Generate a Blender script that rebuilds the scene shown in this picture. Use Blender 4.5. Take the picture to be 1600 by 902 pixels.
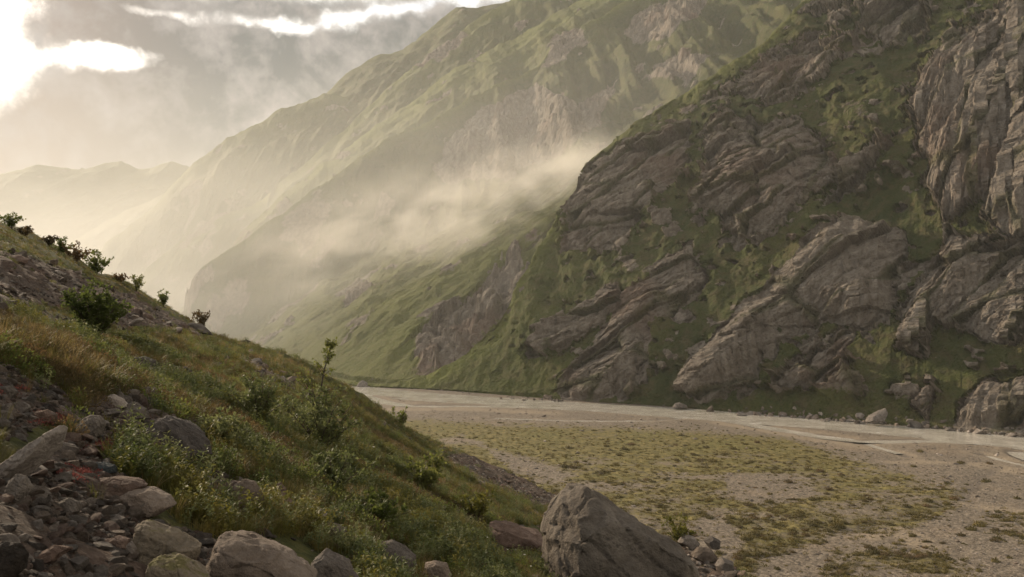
import bpy, bmesh, math, random
import numpy as np
from mathutils import Vector, Euler

for o in list(bpy.data.objects):
    bpy.data.objects.remove(o)
sc = bpy.context.scene
COL = sc.collection
random.seed(7)
rng = np.random.default_rng(7)

# ------------------------------------------------------------------ camera
FPX, U0, VH, CH = 1256.0, 800.0, 500.0, 40.0     # focal length in photo pixels, principal column, horizon row, eye height over the plain
cam_d = bpy.data.cameras.new('camera')
cam = bpy.data.objects.new('camera', cam_d)
COL.objects.link(cam)
cam.location = (0, 0, CH)
cam.rotation_euler = (math.radians(90), 0, 0)
cam_d.sensor_width = 36.0
cam_d.lens = 36.0 * FPX / 1600.0
cam_d.shift_y = (VH - 451.0) / 1600.0
cam_d.clip_start = 0.1
cam_d.clip_end = 20000.0
sc.camera = cam

# ------------------------------------------------------------------ light, exposure, render settings
SUN_AZ, SUN_EL = math.radians(-46.0), math.radians(22.0)   # azimuth measured from the viewing direction, clockwise
sc.view_settings.view_transform = 'Standard'
sc.view_settings.look = 'None'
sc.view_settings.exposure = 0.7
sc.view_settings.gamma = 1.0
sc.render.engine = 'CYCLES'
sc.cycles.use_denoising = True
try:
    sc.cycles.denoiser = 'OPENIMAGEDENOISE'
    sc.cycles.denoising_input_passes = 'RGB_ALBEDO_NORMAL'
except Exception:
    pass
sc.cycles.max_bounces = 5
sc.cycles.diffuse_bounces = 2
sc.cycles.glossy_bounces = 2
sc.cycles.transmission_bounces = 3
sc.cycles.transparent_max_bounces = 8
sc.cycles.volume_bounces = 1
sc.cycles.volume_step_rate = 1.0
sc.cycles.sample_clamp_indirect = 6.0

sun_d = bpy.data.lights.new('sun', 'SUN')
sun_d.energy = 5.0
sun_d.angle = math.radians(0.5)
sun_d.color = (1.0, 0.82, 0.60)
sun = bpy.data.objects.new('sun', sun_d)
COL.objects.link(sun)
sdir = Vector((math.sin(SUN_AZ) * math.cos(SUN_EL), math.cos(SUN_AZ) * math.cos(SUN_EL), math.sin(SUN_EL)))
sun.rotation_euler = sdir.to_track_quat('Z', 'Y').to_euler()


class NT:
    """A thin writer for shader node trees."""
    def __init__(self, nt):
        self.nt = nt
        nt.nodes.clear()

    def n(self, kind, props=None, **ins):
        nd = self.nt.nodes.new(kind)
        for k, v in (props or {}).items():
            setattr(nd, k, v)
        for k, v in ins.items():
            self.set(nd, k, v)
        return nd

    def set(self, nd, key, v):
        key = key.replace('_', ' ') if isinstance(key, str) and key not in nd.inputs else key
        sock = nd.inputs[key]
        if isinstance(v, bpy.types.NodeSocket):
            self.nt.links.new(v, sock)
        elif isinstance(v, bpy.types.Node):
            self.nt.links.new(v.outputs[0], sock)
        else:
            sock.default_value = v

    def m(self, op, a, b=None, c=None, clamp=False):
        nd = self.nt.nodes.new('ShaderNodeMath')
        nd.operation = op
        nd.use_clamp = clamp
        for i, v in enumerate((a, b, c)):
            if v is None:
                continue
            if isinstance(v, (bpy.types.NodeSocket, bpy.types.Node)):
                self.nt.links.new(v if isinstance(v, bpy.types.NodeSocket) else v.outputs[0], nd.inputs[i])
            else:
                nd.inputs[i].default_value = v
        return nd.outputs[0]

    def ramp(self, fac, stops, interp='LINEAR'):
        nd = self.nt.nodes.new('ShaderNodeValToRGB')
        nd.color_ramp.interpolation = interp
        els = nd.color_ramp.elements
        while len(els) < len(stops):
            els.new(0.5)
        for e, (p, c) in zip(els, stops):
            e.position = p
            e.color = (c[0], c[1], c[2], 1.0) if isinstance(c, (tuple, list)) else (c, c, c, 1.0)
        self.nt.links.new(fac, nd.inputs[0])
        return nd.outputs[0]

    def mix(self, fac, a, b, blend='MIX'):
        nd = self.nt.nodes.new('ShaderNodeMix')
        nd.data_type = 'RGBA'
        nd.blend_type = blend
        for key, v in ((0, fac), (6, a), (7, b)):
            if isinstance(v, bpy.types.NodeSocket):
                self.nt.links.new(v, nd.inputs[key])
            elif isinstance(v, (tuple, list)):
                nd.inputs[key].default_value = (v[0], v[1], v[2], 1.0)
            else:
                nd.inputs[key].default_value = v
        return nd.outputs[2]

    def noise(self, vec, scale, detail=4.0, rough=0.55, dist=0.0, out=0):
        nd = self.n('ShaderNodeTexNoise', Scale=scale, Detail=detail, Roughness=rough, Distortion=dist)
        if vec is not None:
            self.nt.links.new(vec, nd.inputs['Vector'])
        return nd.outputs[out]

    def smooth(self, v, lo, hi):
        nd = self.n('ShaderNodeMapRange', {'interpolation_type': 'SMOOTHSTEP'})
        self.nt.links.new(v, nd.inputs[0])
        nd.inputs[1].default_value, nd.inputs[2].default_value = lo, hi
        nd.inputs[3].default_value, nd.inputs[4].default_value = 0.0, 1.0
        return nd.outputs[0]


# ------------------------------------------------------------------ sky: daylight sky under broken evening cloud, lit from behind by the low sun
world = bpy.data.worlds.new('World')
sc.world = world
world.use_nodes = True
w = NT(world.node_tree)
tc = w.n('ShaderNodeTexCoord')
dirv = tc.outputs['Generated']
sep = w.n('ShaderNodeSeparateXYZ', Vector=dirv)
dx, dy, dz = sep.outputs
az = w.m('ARCTAN2', dx, dy)
el = w.m('ARCSINE', dz)


def azel(u, v):
    a = math.atan((u - U0) / FPX)
    return a, math.atan((VH - v) / FPX * math.cos(a))


def blob(u, v, su, sv, warp_a, warp_e, tilt=0.0):
    a0, e0 = azel(u, v)
    p = w.m('SUBTRACT', warp_a, a0)
    q = w.m('SUBTRACT', warp_e, e0)
    if tilt:
        c, s = math.cos(tilt), math.sin(tilt)
        p, q = w.m('ADD', w.m('MULTIPLY', p, c), w.m('MULTIPLY', q, s)), w.m('SUBTRACT', w.m('MULTIPLY', q, c), w.m('MULTIPLY', p, s))
    p = w.m('DIVIDE', p, su / FPX)
    q = w.m('DIVIDE', q, sv / FPX)
    r2 = w.m('ADD', w.m('MULTIPLY', p, p), w.m('MULTIPLY', q, q))
    return w.m('POWER', 2.718, w.m('MULTIPLY', r2, -1.0))


nz = w.noise(dirv, 5.5, 9.0, 0.58, 0.6)
nz2 = w.noise(dirv, 13.0, 8.0, 0.62, 0.3)
warp = w.noise(dirv, 11.0, 8.0, 0.6, 0.0, out=1)
wsep = w.n('ShaderNodeSeparateXYZ', Vector=warp)
wa = w.m('ADD', az, w.m('MULTIPLY', w.m('SUBTRACT', wsep.outputs[0], 0.5), 0.07))
we = w.m('ADD', el, w.m('MULTIPLY', w.m('SUBTRACT', wsep.outputs[1], 0.5), 0.05))
dens = w.m('MULTIPLY', w.m('SUBTRACT', nz, 0.5), 0.9)
dens = w.m('ADD', dens, w.m('MULTIPLY', w.m('SUBTRACT', nz2, 0.5), 0.75))
nz3 = w.noise(dirv, 34.0, 8.0, 0.62, 0.2)
dens = w.m('ADD', dens, w.m('MULTIPLY', w.m('SUBTRACT', nz3, 0.5), 0.75))
for (u, v, su, sv, amp, tilt) in [
        (420, 185, 400, 120, 0.95, 0.12), (640, 100, 260, 66, 0.7, 0.22), (150, 205, 170, 95, 0.55, 0.0),
        (235, 47, 150, 22, 1.15, 0.08), (110, 62, 60, 20, 0.2, 0.3), (140, -12, 95, 24, 1.0, 0.0), (430, 16, 170, 18, 0.42, 0.05),
        (150, 84, 58, 17, -0.95, 0.12), (190, 96, 22, 12, -0.7, 0.0), (-5, 85, 95, 70, -0.6, 0.0), (270, 22, 90, 11, -0.7, 0.0), (420, 44, 130, 9, -0.5, 0.1), (600, 22, 120, 9, -0.7, 0.16),
        (-40, 190, 60, 80, -0.5, 0.0), (330, 330, 420, 90, 0.75, 0.0), (60, 330, 130, 60, -0.3, 0.0)]:
    dens = w.m('ADD', dens, w.m('MULTIPLY', blob(u, v, su, sv, wa, we, tilt), amp))
# away from the sun the cloud deck closes
dens = w.m('ADD', dens, w.m('MULTIPLY', w.smooth(az, 0.1, 0.9), 0.35))
sd = w.n('ShaderNodeVectorMath', {'operation': 'DOT_PRODUCT'})
w.nt.links.new(dirv, sd.inputs[0])
sd.inputs[1].default_value = tuple(sdir)
sunang = w.m('ARCCOSINE', w.m('MINIMUM', sd.outputs['Value'], 1.0))
cover = w.smooth(dens, -0.16, 0.34)
thick = w.smooth(dens, 0.08, 0.62)
# angle to the sun: the bright sky round it
near = w.m('POWER', 2.718, w.m('MULTIPLY', w.m('POWER', w.m('DIVIDE', sunang, 0.42), 2.0), -1.0))
sky = w.n('ShaderNodeTexSky', {'sky_type': 'NISHITA', 'sun_disc': False, 'sun_elevation': SUN_EL, 'sun_rotation': SUN_AZ,
                               'altitude': 1800.0, 'air_density': 1.0, 'dust_density': 2.5, 'ozone_density': 1.0})
bg_sky = w.n('ShaderNodeBackground', Color=sky, Strength=0.10)
glow = w.mix(near, (0.80, 0.80, 0.79), (1.35, 1.2, 1.02))
bg_glow = w.n('ShaderNodeBackground', Color=glow, Strength=1.0)
veil = w.n('ShaderNodeMixShader', Fac=w.m('ADD', w.m('MULTIPLY', near, 0.4), 0.6, None, clamp=True))
w.nt.links.new(bg_sky.outputs[0], veil.inputs[1])
w.nt.links.new(bg_glow.outputs[0], veil.inputs[2])
dark = w.mix(w.smooth(az, -0.60, -0.30), (0.25, 0.195, 0.17), (0.062, 0.074, 0.082))
low = w.smooth(w.m('MULTIPLY', el, -1.0), -0.30, -0.13)
dark = w.mix(low, dark, w.mix(w.smooth(az, -0.60, -0.30), (0.25, 0.20, 0.175), (0.125, 0.130, 0.130)))
away = w.smooth(sunang, 0.85, 1.7)
dark = w.mix(away, dark, (0.40, 0.365, 0.30))  # cloud out of view, brightened and warmed as fill on the wall
lite = w.mix(near, w.mix(away, (0.72, 0.72, 0.71), (0.80, 0.73, 0.61)), (1.3, 1.14, 0.97))
cloud_c = w.mix(thick, lite, dark)
cloud_c = w.mix(w.m('MULTIPLY', w.m('SUBTRACT', w.m('ADD', w.m('MULTIPLY', nz2, 0.6), w.m('MULTIPLY', nz3, 0.5)), 0.49, None, clamp=True), 5.0, None, clamp=True), cloud_c, (0.29, 0.262, 0.25))
bg_cloud = w.n('ShaderNodeBackground', Color=cloud_c, Strength=1.0)
fin = w.n('ShaderNodeMixShader', Fac=cover)
w.nt.links.new(veil.outputs[0], fin.inputs[1])
w.nt.links.new(bg_cloud.outputs[0], fin.inputs[2])
wo = w.n('ShaderNodeOutputWorld')
w.nt.links.new(fin.outputs[0], wo.inputs['Surface'])


# ------------------------------------------------------------------ numeric helpers
def _hash(ix, iy, iz, seed):
    h = (ix.astype(np.uint32) * np.uint32(374761393) + iy.astype(np.uint32) * np.uint32(668265263)
         + iz.astype(np.uint32) * np.uint32(2246822519) + np.uint32((seed * 3266489917) & 0xFFFFFFFF))
    h = (h ^ (h >> np.uint32(13))) * np.uint32(1274126177)
    h = (h ^ (h >> np.uint32(15))) * np.uint32(2654435761)
    return h ^ (h >> np.uint32(16))


def gnoise(x, y, z=None, seed=0):
    """Gradient noise, about -1..1."""
    x = np.asarray(x, np.float32); y = np.asarray(y, np.float32)
    z = np.zeros_like(x) if z is None else np.asarray(z, np.float32)
    xi, yi, zi = np.floor(x), np.floor(y), np.floor(z)
    fx, fy, fz = x - xi, y - yi, z - zi
    ux, uy, uz = [f * f * f * (f * (f * 6 - 15) + 10) for f in (fx, fy, fz)]
    xi, yi, zi = xi.astype(np.int32), yi.astype(np.int32), zi.astype(np.int32)
    out = np.zeros_like(x)
    flat = not np.any(fz)
    for dz_ in ((0,) if flat else (0, 1)):
        wz = 1.0 if flat else (uz if dz_ else 1 - uz)
        for dy_ in (0, 1):
            wy = uy if dy_ else 1 - uy
            for dx_ in (0, 1):
                wx = ux if dx_ else 1 - ux
                h = _hash(xi + dx_, yi + dy_, zi + dz_, seed)
                gx = (h & np.uint32(1023)).astype(np.float32) / 511.5 - 1
                gy = ((h >> np.uint32(10)) & np.uint32(1023)).astype(np.float32) / 511.5 - 1
                gz = ((h >> np.uint32(20)) & np.uint32(1023)).astype(np.float32) / 511.5 - 1
                out += wx * wy * wz * (gx * (fx - dx_) + gy * (fy - dy_) + gz * (fz - dz_))
    return out * 1.5


def fbm(x, y, z=None, octv=5, gain=0.5, seed=0, ridged=False):
    s = np.zeros(np.shape(x), np.float32); a = 1.0; f = 1.0; tot = 0
    for k in range(octv):
        n = gnoise(np.asarray(x) * f, np.asarray(y) * f, None if z is None else np.asarray(z) * f, seed + k * 17)
        if ridged:
            n = 1 - 2 * np.abs(n)
        s += a * n; tot += a; a *= gain; f *= 2.03
    return s / tot


def cells(x, y, seed=0):
    """2-D jittered cells: (distance to the nearest, to the second, random in 0..1 x3, offset from the nearest)."""
    x = np.asarray(x, np.float32); y = np.asarray(y, np.float32)
    xi, yi = np.floor(x).astype(np.int32), np.floor(y).astype(np.int32)
    d1 = np.full(x.shape, 9.0, np.float32); d2 = d1.copy()
    hb = np.zeros(x.shape, np.uint32); ox = np.zeros_like(x); oy = np.zeros_like(x)
    zz = np.zeros_like(xi)
    for j in (-1, 0, 1):
        for i in (-1, 0, 1):
            h = _hash(xi + i, yi + j, zz, seed)
            px = xi + i + (h & np.uint32(1023)).astype(np.float32) / 1023 - x
            py = yi + j + ((h >> np.uint32(10)) & np.uint32(1023)).astype(np.float32) / 1023 - y
            d = np.sqrt(px * px + py * py)
            nearer = d < d1
            d2 = np.where(nearer, d1, np.minimum(d2, d))
            ox = np.where(nearer, px, ox); oy = np.where(nearer, py, oy)
            hb = np.where(nearer, h, hb)
            d1 = np.minimum(d1, d)
    h2 = _hash(hb.astype(np.int32), zz, zz, seed + 5)
    r = [((h2 >> np.uint32(k)) & np.uint32(1023)).astype(np.float32) / 1023 for k in (0, 10, 20)]
    return d1, d2, r, -ox, -oy


def blocks(x, y, seed=0, tilt=1.0, crack=0.35):
    """Tilted facets with recessed joints: broken rock."""
    d1, d2, r, ox, oy = cells(x, y, seed)
    hgt = (r[0] - 0.5) + tilt * ((r[1] - 0.5) * ox + (r[2] - 0.5) * oy) * 2
    gap = np.clip((d2 - d1) / 0.16, 0, 1)
    return hgt - crack * (1 - gap) ** 2


def sstep(x, a, b):
    t = np.clip((x - a) / (b - a), 0, 1)
    return t * t * (3 - 2 * t)


def interp(pts):
    p = np.array(pts, float)
    return lambda q: np.interp(q, p[:, 0], p[:, 1])


def poly_sdf(px, py, poly):
    """Signed distance to a polygon, positive inside."""
    P = np.array(poly, np.float32)
    d = np.full(px.shape, 1e9, np.float32); inside = np.zeros(px.shape, bool)
    for a, b in zip(P, np.roll(P, -1, axis=0)):
        ex, ey = b - a
        wx, wy = px - a[0], py - a[1]
        t = np.clip((wx * ex + wy * ey) / (ex * ex + ey * ey + 1e-9), 0, 1)
        d = np.minimum(d, (wx - t * ex) ** 2 + (wy - t * ey) ** 2)
        c = ((a[1] > py) != (b[1] > py)) & (px < ex * (py - a[1]) / (ey if abs(ey) > 1e-6 else 1e-6) + a[0])
        inside ^= c
    return np.where(inside, 1, -1) * np.sqrt(d)


def on_plain(u, v):
    D = CH * FPX / (v - VH)
    return ((u - U0) / FPX * D, D)


def link(o, parent=None):
    COL.objects.link(o)
    if parent is not None:
        o.parent = parent
    return o


def grid_mesh(name, X, Y, Z, mat, attrs=None, smooth=True):
    r, c = X.shape
    co = np.stack([X, Y, Z], -1).reshape(-1, 3).astype(np.float32)
    i = np.arange(r * c, dtype=np.int32).reshape(r, c)
    q = np.stack([i[:-1, :-1], i[:-1, 1:], i[1:, 1:], i[1:, :-1]], -1).reshape(-1, 4)
    return raw_mesh(name, co, q, mat, attrs, smooth)


def raw_mesh(name, co, q, mat, attrs=None, smooth=True):
    me = bpy.data.meshes.new(name)
    n = q.shape[1]
    me.vertices.add(len(co)); me.vertices.foreach_set('co', np.ascontiguousarray(co, np.float32).ravel())
    me.loops.add(q.size); me.loops.foreach_set('vertex_index', np.ascontiguousarray(q, np.int32).ravel())
    me.polygons.add(len(q)); me.polygons.foreach_set('loop_start', np.arange(0, q.size, n, dtype=np.int32))
    me.polygons.foreach_set('use_smooth', np.full(len(q), smooth))
    me.update(calc_edges=True)
    for k, v in (attrs or {}).items():
        a = me.attributes.new(k, 'FLOAT', 'POINT')
        a.data.foreach_set('value', np.ascontiguousarray(v, np.float32).ravel())
    me.materials.append(mat)
    return bpy.data.objects.new(name, me)


def grid_normals(X, Y, Z):
    P = np.stack([X, Y, Z], -1)
    du = np.gradient(P, axis=1); dv = np.gradient(P, axis=0)
    n = np.cross(du, dv)
    n /= np.linalg.norm(n, axis=-1, keepdims=True) + 1e-9
    return n


def blur(a, k):
    """Box blur in both directions, twice."""
    for _ in range(2):
        for ax in (0, 1):
            pad = [(0, 0), (0, 0)]; pad[ax] = (k, k)
            b = np.pad(a, pad, mode='edge')
            cs = np.cumsum(b, axis=ax, dtype=np.float64)
            cs = np.concatenate([np.zeros_like(np.take(cs, [0], axis=ax)), cs], axis=ax)
            n = a.shape[ax]
            hi = np.take(cs, np.arange(2 * k + 1, 2 * k + 1 + n), axis=ax)
            lo = np.take(cs, np.arange(0, n), axis=ax)
            a = (hi - lo) / (2 * k + 1)
    return a


def tag(o, label=None, cat=None, group=None, kind=None):
    for k, v in (('label', label), ('category', cat), ('group', group), ('kind', kind)):
        if v:
            o[k] = v
    return o


# ------------------------------------------------------------------ materials
def new_mat(name):
    m = bpy.data.materials.new(name)
    m.use_nodes = True
    return m, NT(m.node_tree)


def finish(t, color, rough=0.9, bump=None, strength=0.5, dist=0.1, spec=0.2):
    p = t.n('ShaderNodeBsdfPrincipled', Roughness=rough)
    t.set(p, 'Base Color', color)
    p.inputs['Specular IOR Level'].default_value = spec
    if bump is not None:
        b = t.n('ShaderNodeBump', Strength=strength, Distance=dist, Height=bump)
        t.set(p, 'Normal', b.outputs[0])
    o = t.n('ShaderNodeOutputMaterial')
    t.nt.links.new(p.outputs[0], o.inputs['Surface'])
    return p


def mat_mountain(name, fine):
    m, t = new_mat(name)
    pos = t.n('ShaderNodeNewGeometry').outputs['Position']
    rock = t.n('ShaderNodeAttribute', {'attribute_name': 'rock'}).outputs['Fac']
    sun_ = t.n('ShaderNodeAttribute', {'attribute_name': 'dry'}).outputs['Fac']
    crack = t.n('ShaderNodeAttribute', {'attribute_name': 'crack'}).outputs['Fac']
    n1 = t.noise(pos, 0.02 * fine, 6, 0.6)
    n2 = t.noise(pos, 0.16 * fine, 7, 0.65)
    n3 = t.noise(pos, 0.9 * fine, 5, 0.6)
    grass = t.ramp(n1, [(0.3, (0.033, 0.041, 0.012)), (0.5, (0.058, 0.064, 0.018)), (0.7, (0.096, 0.090, 0.029))])
    grass = t.mix(t.smooth(n2, 0.42, 0.68), grass, (0.080, 0.066, 0.032))
    grass = t.mix(t.m('MULTIPLY', t.smooth(n3, 0.5, 0.72), 0.7), grass, (0.022, 0.036, 0.010))
    grass = t.mix(sun_, grass, (0.150, 0.160, 0.038))  # sunlit crests and flanks painted into the grass colour, with drier growth
    mp = t.n('ShaderNodeMapping', Vector=pos)
    mp.inputs['Scale'].default_value = (1, 1, 0.25)
    n4 = t.noise(mp.outputs[0], 0.22 * fine, 7, 0.65, 0.4)
    rockc = t.ramp(n4, [(0.28, (0.072, 0.058, 0.045)), (0.45, (0.150, 0.122, 0.095)), (0.6, (0.216, 0.182, 0.145)), (0.75, (0.31, 0.268, 0.22))])
    rockc = t.mix(t.m('MULTIPLY', t.smooth(n1, 0.52, 0.68), 0.55), rockc, (0.145, 0.092, 0.066))
    rockc = t.mix(t.m('MULTIPLY', t.smooth(n3, 0.55, 0.7), 0.5), rockc, (0.058, 0.050, 0.038))
    rockc = t.mix(t.m('MULTIPLY', crack, 0.6), rockc, grass)
    edge = t.m('ADD', rock, t.m('MULTIPLY', t.m('SUBTRACT', n2, 0.5), 0.9))
    edge = t.m('ADD', edge, t.m('MULTIPLY', t.m('SUBTRACT', n3, 0.5), 0.5))
    fac = t.smooth(edge, 0.38, 0.56)
    col = t.mix(fac, grass, rockc)
    h = t.m('ADD', t.m('MULTIPLY', n2, 1.3), t.m('MULTIPLY', n3, 0.6))
    h = t.m('ADD', h, t.m('MULTIPLY', n4, 1.2))
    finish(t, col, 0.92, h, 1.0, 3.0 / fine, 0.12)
    return m

# ------------------------------------------------------------------ valley wall beside the river: a sheet rising from the river's far bank to its crest
M_WALL = mat_mountain('wall_rock_and_grass', 1.0)
M_FAR = mat_mountain('far_rock_and_grass', 0.5)

FOOT_PX = [(545, 602), (700, 611), (870, 624), (1050, 635), (1250, 651), (1450, 667), (1600, 681), (1760, 699)]
FOOT = [on_plain(u, v) for u, v in FOOT_PX]
FOOT = [(-1230, 2300), (-870, 1700), (-646, 1400), (-385, 950)] + FOOT + [(290, 60), (330, -160)]
FOOT = np.array(FOOT, float)


def foot_coords(x, y):
    """Signed distance uphill from the foot line and arc length along it."""
    best = np.full(np.shape(x), 1e12); dist = np.zeros(np.shape(x)); arc = np.zeros(np.shape(x)); L = 0.0
    for a, b in zip(FOOT[:-1], FOOT[1:]):
        e = b - a; ln = math.hypot(*e)
        t = ((x - a[0]) * e[0] + (y - a[1]) * e[1]) / ln ** 2
        tc_ = np.clip(t, 0, 1)
        qx, qy = x - a[0] - tc_ * e[0], y - a[1] - tc_ * e[1]
        d2 = qx * qx + qy * qy
        side = (e[0] * (y - a[1]) - e[1] * (x - a[0]))
        nb = d2 < best - 1e-9
        best = np.where(nb, d2, best)
        dist = np.where(nb, np.sign(side) * np.sqrt(d2), dist)
        arc = np.where(nb, L + tc_ * ln, arc)
        L += ln
    return dist, arc


k_of_u = interp([(500, 0.80), (700, 0.95), (900, 1.08), (1150, 1.05), (1400, 1.05), (1600, 1.08), (1800, 1.1)])
CREST_F = interp([(500, 612), (600, 602), (660, 592), (720, 560), (780, 500), (830, 420), (875, 330), (925, 246), (1000, 182), (1100, 125), (1150, 92), (1200, 60),
                  (1260, -5), (1400, -110), (1800, -260)])


def to_px(x, y, z):
    return U0 + FPX * x / y, VH - FPX * (z - CH) / y


# rock areas and swellings of the wall (outline in photo pixels as the ray through them meets the wall; metres the rock stands proud; block size factor; upright streaking)
WALL_ROCK = [
    ([(1060, 612), (1100, 540), (1170, 470), (1230, 410), (1270, 365), (1320, 348), (1415, 350), (1428, 385), (1405, 440), (1388, 500), (1340, 512), (1285, 500), (1240, 525), (1200, 560), (1165, 610), (1090, 632)], 20, 1.3, 0.3),
    ([(866, 618), (880, 580), (930, 530), (985, 465), (1040, 390), (1090, 368), (1105, 420), (1060, 480), (1022, 520), (1030, 560), (1010, 612), (900, 630)], 12, 1.2, 0.3),
    ([(1075, 335), (1100, 270), (1090, 215), (1140, 165), (1185, 192), (1250, 188), (1295, 230), (1312, 280), (1255, 320), (1232, 345), (1180, 385), (1150, 362), (1118, 332)], 13, 0.9, 0.2),
    ([(922, 250), (960, 225), (1060, 190), (1085, 230), (1060, 290), (1000, 330), (965, 392), (880, 392), (866, 370), (905, 290)], 13, 1.1, 0.3),
    ([(1415, 170), (1440, 100), (1500, 45), (1560, 15), (1620, -20), (1760, -60), (1760, 360), (1600, 365), (1560, 372), (1530, 330), (1470, 358), (1448, 300), (1440, 210)], 20, 1.0, 1.0),
    ([(1395, 545), (1418, 450), (1482, 362), (1600, 385), (1760, 380), (1760, 560), (1560, 525), (1480, 505), (1450, 562)], 8, 0.8, 0.5),
    ([(1488, 670), (1500, 620), (1560, 588), (1760, 560), (1760, 700), (1500, 680)], 9, 1.0, 0.7),
    ([(1118, 150), (1180, 88), (1285, 55), (1345, 58), (1295, 125), (1200, 165)], 6, 0.8, 0.2),
    ([(1350, -20), (1440, -30), (1452, 60), (1380, 78), (1345, 40)], 7, 0.9, 0.6),
    ([(1288, 322), (1308, 270), (1350, 220), (1385, 192), (1388, 235), (1342, 292)], 7, 0.7, 0.2),
    ([(815, 555), (848, 510), (930, 468), (960, 440), (972, 470), (900, 532), (850, 562)], 5, 0.9, 0.2),
    ([(1195, 605), (1255, 540), (1330, 518), (1342, 580), (1300, 612), (1225, 622)], 5, 0.7, 0.4),
    ([(1412, 645), (1438, 598), (1472, 608), (1452, 655)], 5, 0.6, 0.4),
    ([(700, 545), (718, 490), (770, 425), (808, 395), (826, 430), (765, 512), (715, 550)], 7, 1.0, 0.3),
    ([(860, 330), (905, 270), (915, 250), (900, 300), (872, 352)], 4, 0.7, 0.2),
    ([(1190, 20), (1270, -20), (1330, -40), (1340, 10), (1260, 30)], 5, 0.7, 0.2),
    ([(960, 560), (1000, 530), (1020, 560), (1000, 625), (965, 622)], 7, 0.9, 0.5),
]


def build_wall():
    us = np.arange(520, 1765, 1.5)
    nr = 500
    X = np.zeros((nr + 26, len(us))); Y = X.copy(); Z = X.copy()
    Dt = np.linspace(250, 1100, 3400)
    kk = k_of_u(us)
    tt = np.linspace(0, 1, nr)
    for j, u in enumerate(us):
        a = (u - U0) / FPX
        d, _ = foot_coords(a * Dt, Dt)
        z = kk[j] * np.maximum(d, 0) ** 1.0 * (1 + 0.0 * d)
        v = VH - FPX * (z - CH) / Dt
        i0 = int(np.argmax(d > 0))
        vv, DD, zz = v[i0:], Dt[i0:], z[i0:]
        vmono = np.minimum.accumulate(vv)
        v0, v1 = vmono[0], float(CREST_F(u))
        target = v0 + (v1 - v0) * tt
        if v1 > v0 - 4:
            target = v0 - 4 * tt
        D = np.interp(-target, -vmono, DD)
        zr = np.interp(D, DD, zz)
        zr[0] = min(zr[0], -0.0) - 1.5
        back = np.array([1.5, 4, 8, 14, 22] + list(np.linspace(32, 190, 21)))
        Db = D[-1] + back
        zb = zr[-1] - 0.55 * back - 0.0016 * back ** 2
        Dall = np.concatenate([D, Db])
        X[:, j], Y[:, j], Z[:, j] = a * Dall, Dall, np.concatenate([zr, zb])
    front = np.arange(nr + 26)[:, None] < nr + 6
    # soften the crease of the crest, keep the foot
    Zs = blur(Z, 3)
    wgt = sstep(np.arange(nr + 26), 3, 30)[:, None]
    Z = Z * (1 - wgt) + Zs * wgt
    N = grid_normals(X, Y, Z)
    N = np.where(N[..., 2:3] < 0, -N, N)
    s = (X - 22) * 0.80 - (Y - 402) * 0.60          # along the wall, the same way everywhere
    h = Z * 1.35
    PU, PV = to_px(X, Y, Z)
    wpx = fbm(s / 22, h / 22, octv=4, seed=3) * 16
    wpy = fbm(s / 22, h / 22, octv=4, seed=9) * 16
    rag = fbm(s / 9, h / 14, octv=4, seed=13) * 26 + fbm(s / 34, h / 40, octv=3, seed=15) * 24
    rock = np.zeros_like(X, np.float32); bulge = np.zeros_like(rock); bs = np.full_like(rock, 1.0); up = np.full_like(rock, 0.35)
    for poly, amp, size, streak in WALL_ROCK:
        sd_ = poly_sdf((PU + wpx).astype(np.float32), (PV + wpy).astype(np.float32), poly)
        m_ = sstep(sd_ + rag, -6, 9)
        rock = np.maximum(rock, m_)
        bulge = np.maximum(bulge, amp * 0.62 * sstep(sd_, -14, 50))
        bs = bs * (1 - m_) + size * m_
        up = up * (1 - m_) + streak * m_
    # scattered outcrops
    oc = fbm(s / 30 + h / 60, h / 34, octv=5, seed=21)
    oc = sstep(oc, 0.09, 0.22) * (0.12 + 0.88 * sstep(PU, 820, 1050)) * sstep(h, 4, 20) * (1 - 0.6 * sstep(fbm(s / 70, h / 110, octv=3, seed=4), 0.0, 0.25))
    oc2 = sstep(fbm(s / 10 + h / 26, h / 9, octv=4, seed=23), 0.17, 0.28) * (0.3 + 0.7 * sstep(PU, 800, 1000)) * sstep(h, 3, 12) * 0.9
    oc = np.maximum(oc, oc2)
    bulge = bulge + (1 - rock) * oc * 2.4
    rock = np.maximum(rock, oc * 0.95)
    edge_k = 1 - 0.85 * np.exp(-((PV - CREST_F(PU) - 6 - wpx * 0.5) / 15.0) ** 2) * sstep(PU, 880, 980)
    rock = rock * edge_k
    edge_fade = sstep(np.arange(nr + 26), 2, 16)[:, None]
    # broad gullies and ribs running up the slope
    sk = s + 0.55 * h
    rib = fbm(sk / 62, h / 210, octv=4, seed=31) * 13 + fbm(sk / 24, h / 70, octv=4, seed=33) * 4.2
    rib = rib * (0.65 + 0.35 * (1 - rock)) * sstep(h, 2, 60)
    # broken rock: tilted blocks at four sizes, drawn out along the jointing
    wsx = fbm(s / 16, h / 16, octv=3, seed=51) * 1.2
    wsy = fbm(s / 16, h / 16, octv=3, seed=57) * 1.2
    ang = 0.90 - 0.72 * up
    ca, sa = np.cos(ang), np.sin(ang)
    A = ((s + wsx) * ca - (h + wsy) * sa) / bs
    B = ((s + wsx) * sa + (h + wsy) * ca) / bs
    disp = np.zeros_like(X)
    crack = np.zeros_like(X)
    for size, el_, amp, cr, tl in ((36, 2.3, 7.5, 0.2, 1.7), (16, 2.4, 4.6, 0.32, 1.6), (7.0, 2.1, 1.7, 0.45, 1.4), (3.0, 1.6, 0.55, 0.45, 1.2)):
        b_ = blocks(A / size, B / (size * el_ * (1 + 1.5 * up ** 2)), seed=int(size * 10), tilt=tl, crack=cr)
        disp += amp * b_
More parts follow.
